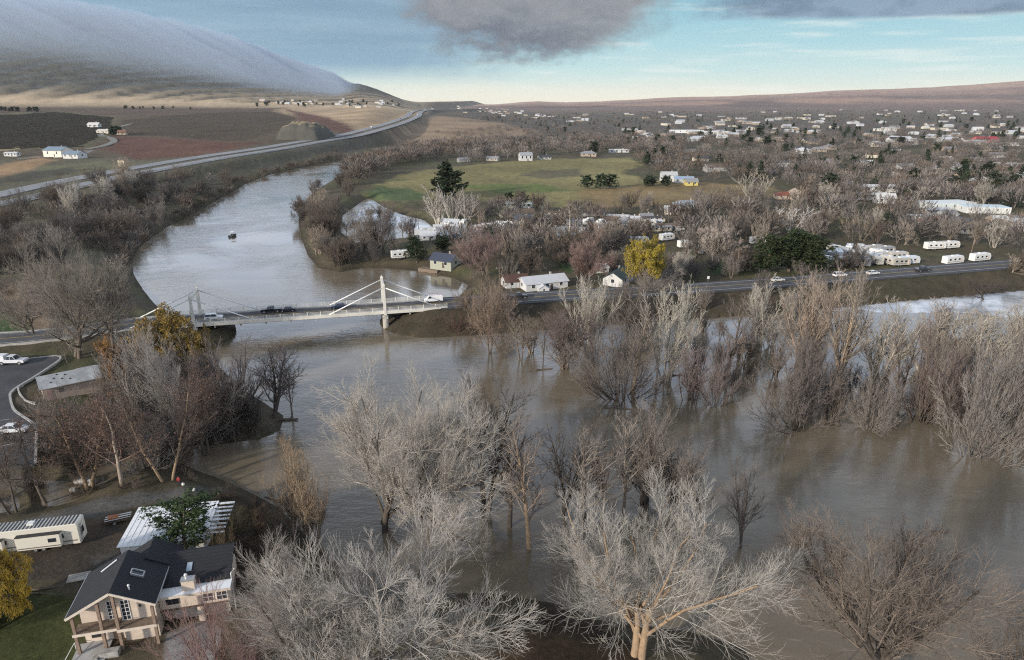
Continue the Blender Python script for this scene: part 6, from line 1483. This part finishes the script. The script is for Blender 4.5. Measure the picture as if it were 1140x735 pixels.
woods([(1040, 300), (1160, 286), (1160, 305), (1040, 314)], 14, ('shrub', 'round'), 'btr', (4, 7), (.9, 1.3), 'tan bush on the verge at the right end of the road', 'bushes at the right end of the road', 1, 73, 'bush', 'bush')
woods([(880, 330), (1150, 330), (1150, 420), (1000, 440), (880, 420)], 12, ('vase', 'shrub'), 'tpgb', (7, 12), (.45, .7), 'tan upright tree standing in the floodwater thicket at right', 'trees of the right flood thicket', 2, 74, 'flooded_tree', 'tree', True)
woods([(745, 400), (1150, 430), (1150, 490), (960, 470), (850, 460)], 24, ('shrub', 'vase'), 'ubgd', (5, 8), (.6, .95), 'low grey-brown bush standing in the front of the right flood thicket', 'bushes of the right flood thicket', 2, 75, 'flooded_bush', 'bush', True)
woods([(120, 420), (190, 385), (300, 440), (280, 485), (200, 495), (60, 540), (60, 500)], 30, ('shrub', 'vase', 'round'), 'bgrrd', (4, 8), (.7, 1.1), 'small bare bush filling the left bank thicket', 'bushes of the left bank thicket', 2, 76, 'bush', 'bush')
woods([(0, 545), (100, 535), (190, 525), (250, 535), (150, 545), (40, 568), (0, 580)], 12, ('shrub',), 'rdb', (1.5, 3.2), (1.0, 1.5), 'knee-high brown scrub along the dirt track', 'scrub along the dirt track', 2, 77, 'shrub', 'shrub')
woods([(225, 545), (300, 560), (320, 590), (265, 640), (252, 600), (240, 570)], 12, ('shrub',), 'drb', (1.2, 3.0), (1.0, 1.5), 'low dark scrub on the bank right of the white shed', 'scrub right of the white shed', 2, 78, 'shrub', 'shrub')
woods([(600, 338), (740, 328), (900, 318), (1010, 311), (1010, 320), (900, 330), (740, 341), (600, 348)], 18, ('round', 'vase'), 'gpbt', (7, 11), (.7, 1.0), 'grey bare tree growing on the embankment below the road', 'trees on the road embankment', 2, 79, 'embankment_tree')
woods([(640, 312), (760, 304), (900, 296), (1010, 300), (1000, 306), (860, 310), (760, 316), (640, 322)], 16, ('round', 'spread'), 'gpbu', (6, 9), (.8, 1.1), 'bare roadside tree between the road and the houses across the river', 'trees along the road', 2, 80, 'roadside_tree')
woods([(540, 348), (640, 350), (760, 338), (900, 328), (900, 410), (800, 440), (700, 425), (620, 410), (540, 392)], 20, ('vase', 'round', 'shrub', 'vase'), 'gpbutg', (6, 11), (.55, .85), 'bare tree standing in the flood between the bridge and the right thicket', 'trees flooded below the road', 2, 91, 'flooded_tree', 'tree', True)
woods([(384, 262), (400, 236), (440, 246), (478, 252), (478, 264), (430, 270)], 9, ('round', 'vase', 'spread'), 'gub', (6, 9), (.7, 1.0), 'bare tree in the flooded backwater', 'trees in the backwater', 2, 92, 'flooded_tree', 'tree', True)
evergreens([(-20, 125), (0, 123), (42, 123), (42, 125), (0, 126)], 22, (9, 13), 'dark evergreen in the windbreak at the top left of the vineyard', 'evergreens of the vineyard windbreak', 81, kinds=('juniper',))
evergreens([(118, 120), (220, 121), (220, 122.5), (118, 122)], 9, (8, 12), 'lone dark evergreen on the skyline of the left bench', 'evergreens on the bench skyline', 82, kinds=('juniper',))
evergreens([(124, 150), (138, 148), (138, 151), (124, 152)], 4, (9, 12), 'dark evergreen beside the cream farmhouse on the bench', 'evergreens by the cream farmhouse', 83, kinds=('juniper',))
evergreens([(600, 148), (760, 140), (1140, 126), (1140, 160), (900, 165), (700, 165)], 100, (9, 15), 'small dark evergreen scattered through the far town', 'evergreens of the far town', 84)
evergreens([(600, 172), (760, 168), (1140, 170), (1140, 215), (900, 215), (760, 195)], 40, (9, 15), 'dark evergreen among the near town trees', 'evergreens of the near town', 85, q=1)
evergreens([(500, 282), (560, 262), (760, 262), (760, 275), (600, 285)], 8, (4, 7), 'small dark evergreen among the homes across the river', 'evergreens among the homes', 86, q=1, kinds=('juniper',))
evergreens([(710, 205), (760, 203), (760, 209), (712, 208)], 8, (5, 8), 'dark evergreen in the row beside the corner house of the field', 'evergreens by the corner house', 87, q=1, kinds=('juniper',))
evergreens([(285, 115), (445, 114), (445, 119), (285, 119)], 30, (9, 14), 'dark tree among the houses at the foot of the ridge', 'trees among the ridge houses', 88, kinds=('juniper',))
# the far woods nobody could count: one object
def far_woods(areas):
    V, F, C, off = [], [], [], 0; r = np.random.RandomState(77)
    def tuft(n, seed, conif):
        q = np.random.RandomState(seed); v, f = [], []
        for i in range(n):
            if conif: z0 = q.uniform(.05, .95); rr_ = (1 - z0) * .30 + .03; a = q.uniform(0, 6.28); p = np.array([rr_ * math.cos(a) * .4, rr_ * math.sin(a) * .4, z0]); d_ = np.array([math.cos(a), math.sin(a), q.uniform(-.3, .4)]) * rr_; w = .055
            else:
                a = q.uniform(0, 6.28); u = q.uniform(0, 1) ** .5; z0 = q.uniform(.25, .80); e_ = math.sqrt(max(0, 1 - ((z0 - .5) / .5) ** 2)) * .42 * u
                p = np.array([e_ * math.cos(a), e_ * math.sin(a), z0]); d_ = (p - np.array([0, 0, .12])) * q.uniform(.25, .42) + q.normal(0, .05, 3); w = q.uniform(.010, .026)
            s = np.cross(d_, q.normal(0, 1, 3)); s = s / (np.linalg.norm(s) + 1e-9) * w; b = len(v)
            v += [p - s, p + s, p + d_ + s * .4, p + d_ - s * .4]; f.append((b, b + 1, b + 2, b + 3))
        if not conif:
            for i in range(5):
                a = q.uniform(0, 6.28); t = np.array([math.cos(a) * .2, math.sin(a) * .2, .75]); s = np.array([-math.sin(a), math.cos(a), 0]) * .012; b = len(v)
                v += [np.zeros(3) - s, np.zeros(3) + s, t + s * .3, t - s * .3]; f.append((b, b + 1, b + 2, b + 3))
        return np.array(v), np.array(f)
    bare = [tuft(120, i, False) for i in range(6)]; ev = [tuft(70, 50 + i, True) for i in range(3)]
    for poly, n, hr, cols, seed, ever in areas:
        for x, y, z in ground_samples(poly, n, seed):
            e = r.uniform() < ever; v, f = ev[r.randint(3)] if e else bare[r.randint(6)]
            h = r.uniform(*hr); w = h * (r.uniform(.8, 1.3) if e else r.uniform(.95, 1.4)); c = np.array((.026, .037, .019) if e else cols[r.randint(len(cols))]) * r.uniform(.75, 1.25)
            a = r.uniform(0, 6.28); ca, sa = math.cos(a), math.sin(a)
            V.append(np.stack([(v[:, 0] * ca - v[:, 1] * sa) * w + x, (v[:, 0] * sa + v[:, 1] * ca) * w + y, v[:, 2] * h + z], 1)); F.append(f + off); off += len(v); C.append(np.repeat(c[None], len(v), 0))
    me = mesh_np('distant_woods', np.concatenate(V), np.concatenate(F)); C = np.concatenate(C); at = me.color_attributes.new('tint', 'FLOAT_COLOR', 'POINT')
    at.data.foreach_set('color', np.concatenate([C, np.ones((len(C), 1))], 1).astype(np.float32).ravel())
    m, t, p = mat_new('far_tree_twigs'); a = t.node('ShaderNodeVertexColor', layer_name='tint'); ge = t.node('ShaderNodeNewGeometry'); nz = t.noise(ge.outputs['Position'], .25, 3)
    s = t.node('ShaderNodeVectorMath', operation='SCALE'); t.l.new(a.outputs[0], s.inputs[0]); t.l.new(t.m('MULTIPLY_ADD', nz, .8, .6), s.inputs['Scale']); t.l.new(s.outputs[0], p.inputs['Base Color']); p.inputs['Roughness'].default_value = .9
    me.materials.append(m); tag(link(bpy.data.objects.new('distant_woods', me)), 'bare woods and far trees filling the town and the valley beyond the green field', 'woods', kind='stuff')
FC = (BROWN, (.13, .11, .095), GREY, PURP, (.14, .12, .11), RED, (.18, .15, .13), (.15, .13, .12))
far_woods([
    ([(560, 158), (700, 152), (900, 158), (1150, 160), (1150, 232), (1000, 216), (880, 212), (870, 200), (780, 178), (700, 172), (600, 172)], 680, (7, 11), FC, 31, .06),
    ([(480, 150), (600, 140), (760, 132), (1160, 128), (1160, 166), (900, 166), (700, 158), (560, 162)], 1150, (6, 9.5), FC, 32, .12),
    ([(520, 132), (700, 124), (1180, 119), (1180, 132), (760, 136), (600, 142)], 900, (7, 10), (PURP, (.12, .11, .10), BROWN), 33, .3),
    ([(384, 196), (400, 182), (430, 170), (480, 163), (540, 160), (545, 168), (480, 178), (430, 190), (400, 206)], 150, (10, 15), (PURP, PURP, RED, BROWN), 34, .0),
    ([(500, 166), (560, 158), (640, 152), (760, 156), (760, 172), (640, 170), (560, 179), (510, 181)], 240, (9, 13), FC, 35, .08),
    ([(700, 178), (760, 172), (860, 180), (870, 204), (780, 200), (720, 196)], 60, (8, 12), (BROWN, PURP, RED), 36, .02),
    ([(760, 215), (870, 212), (1000, 215), (1150, 230), (1150, 285), (1030, 276), (900, 270), (830, 280), (770, 270)], 110, (8, 12), FC, 37, .03),
    ([(480, 236), (560, 232), (640, 240), (760, 236), (770, 250), (700, 280), (600, 285), (520, 286), (480, 262)], 70, (6, 10), FC, 38, .03),
    ([(-20, 262), (-20, 232), (40, 215), (140, 205), (250, 195), (215, 232), (148, 265), (60, 300), (0, 310)], 90, (5, 8), (BROWN, GREY, PURP, RED), 39, .0),
    ([(185, 240), (250, 212), (300, 192), (345, 178), (372, 166), (384, 170), (384, 180), (300, 197), (250, 220), (200, 250)], 240, (1.6, 4.0), (DARK, BROWN, (.13, .12, .07), (.10, .095, .055)), 40, .05),
    ([(60, 195), (130, 188), (230, 176), (300, 167), (300, 182), (180, 210), (80, 215)], 150, (1.2, 3.0), (DARK, BROWN, (.15, .13, .08), (.11, .105, .06)), 41, .05),
    ([(120, 270), (190, 240), (250, 213), (262, 214), (170, 268), (148, 300), (130, 310)], 70, (3, 6), (DARK, BROWN, GREY, PURP), 42, .0),
    ([(560, 335), (760, 325), (900, 315), (1140, 300), (1140, 308), (900, 325), (760, 332), (560, 345)], 110, (1.2, 3.2), (DARK, BROWN, RED, (.10, .095, .05)), 43, .1)])

# pale flooded ground and the air of the valley
def pale_water():
    m, t, p = mat_new('pale_floodwater'); ge = t.node('ShaderNodeNewGeometry'); n = t.noise(ge.outputs['Position'], .12, 5, .6)
    t.l.new(t.ramp(n, [(.36, (.20, .21, .22)), (.62, (.62, .64, .67))]), p.inputs['Base Color']); p.inputs['Roughness'].default_value = .12; p.inputs['IOR'].default_value = 1.33  # mottled pale tone of the flood sheets is set in their base colour
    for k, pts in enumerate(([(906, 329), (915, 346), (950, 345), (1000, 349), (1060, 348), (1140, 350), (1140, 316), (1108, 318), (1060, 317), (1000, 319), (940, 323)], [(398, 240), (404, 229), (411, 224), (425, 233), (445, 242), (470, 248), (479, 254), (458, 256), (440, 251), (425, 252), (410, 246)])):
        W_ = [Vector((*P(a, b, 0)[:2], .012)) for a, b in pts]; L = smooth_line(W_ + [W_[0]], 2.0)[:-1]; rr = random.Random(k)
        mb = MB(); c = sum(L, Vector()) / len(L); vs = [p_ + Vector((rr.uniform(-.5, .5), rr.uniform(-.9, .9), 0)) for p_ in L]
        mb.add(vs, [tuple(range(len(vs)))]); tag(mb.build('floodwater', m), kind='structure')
pale_water()
def haze():
    m = bpy.data.materials.new('valley_haze'); m.use_nodes = True; t = NT(m.node_tree); t.n.clear()
    o_ = t.node('ShaderNodeOutputMaterial'); pv = t.node('ShaderNodeVolumePrincipled'); pv.inputs['Color'].default_value = (.82, .90, 1.0, 1); pv.inputs['Density'].default_value = HAZE; t.l.new(pv.outputs[0], o_.inputs['Volume'])
    mb = MB(); mb.box(-12600, -12600, -203, 12600, 12600, 1300); o = mb.build('haze', m); tag(o, 'thin blue-grey air softening the far town and hills', 'haze', kind='stuff')
HAZE = 1.6e-5
haze()
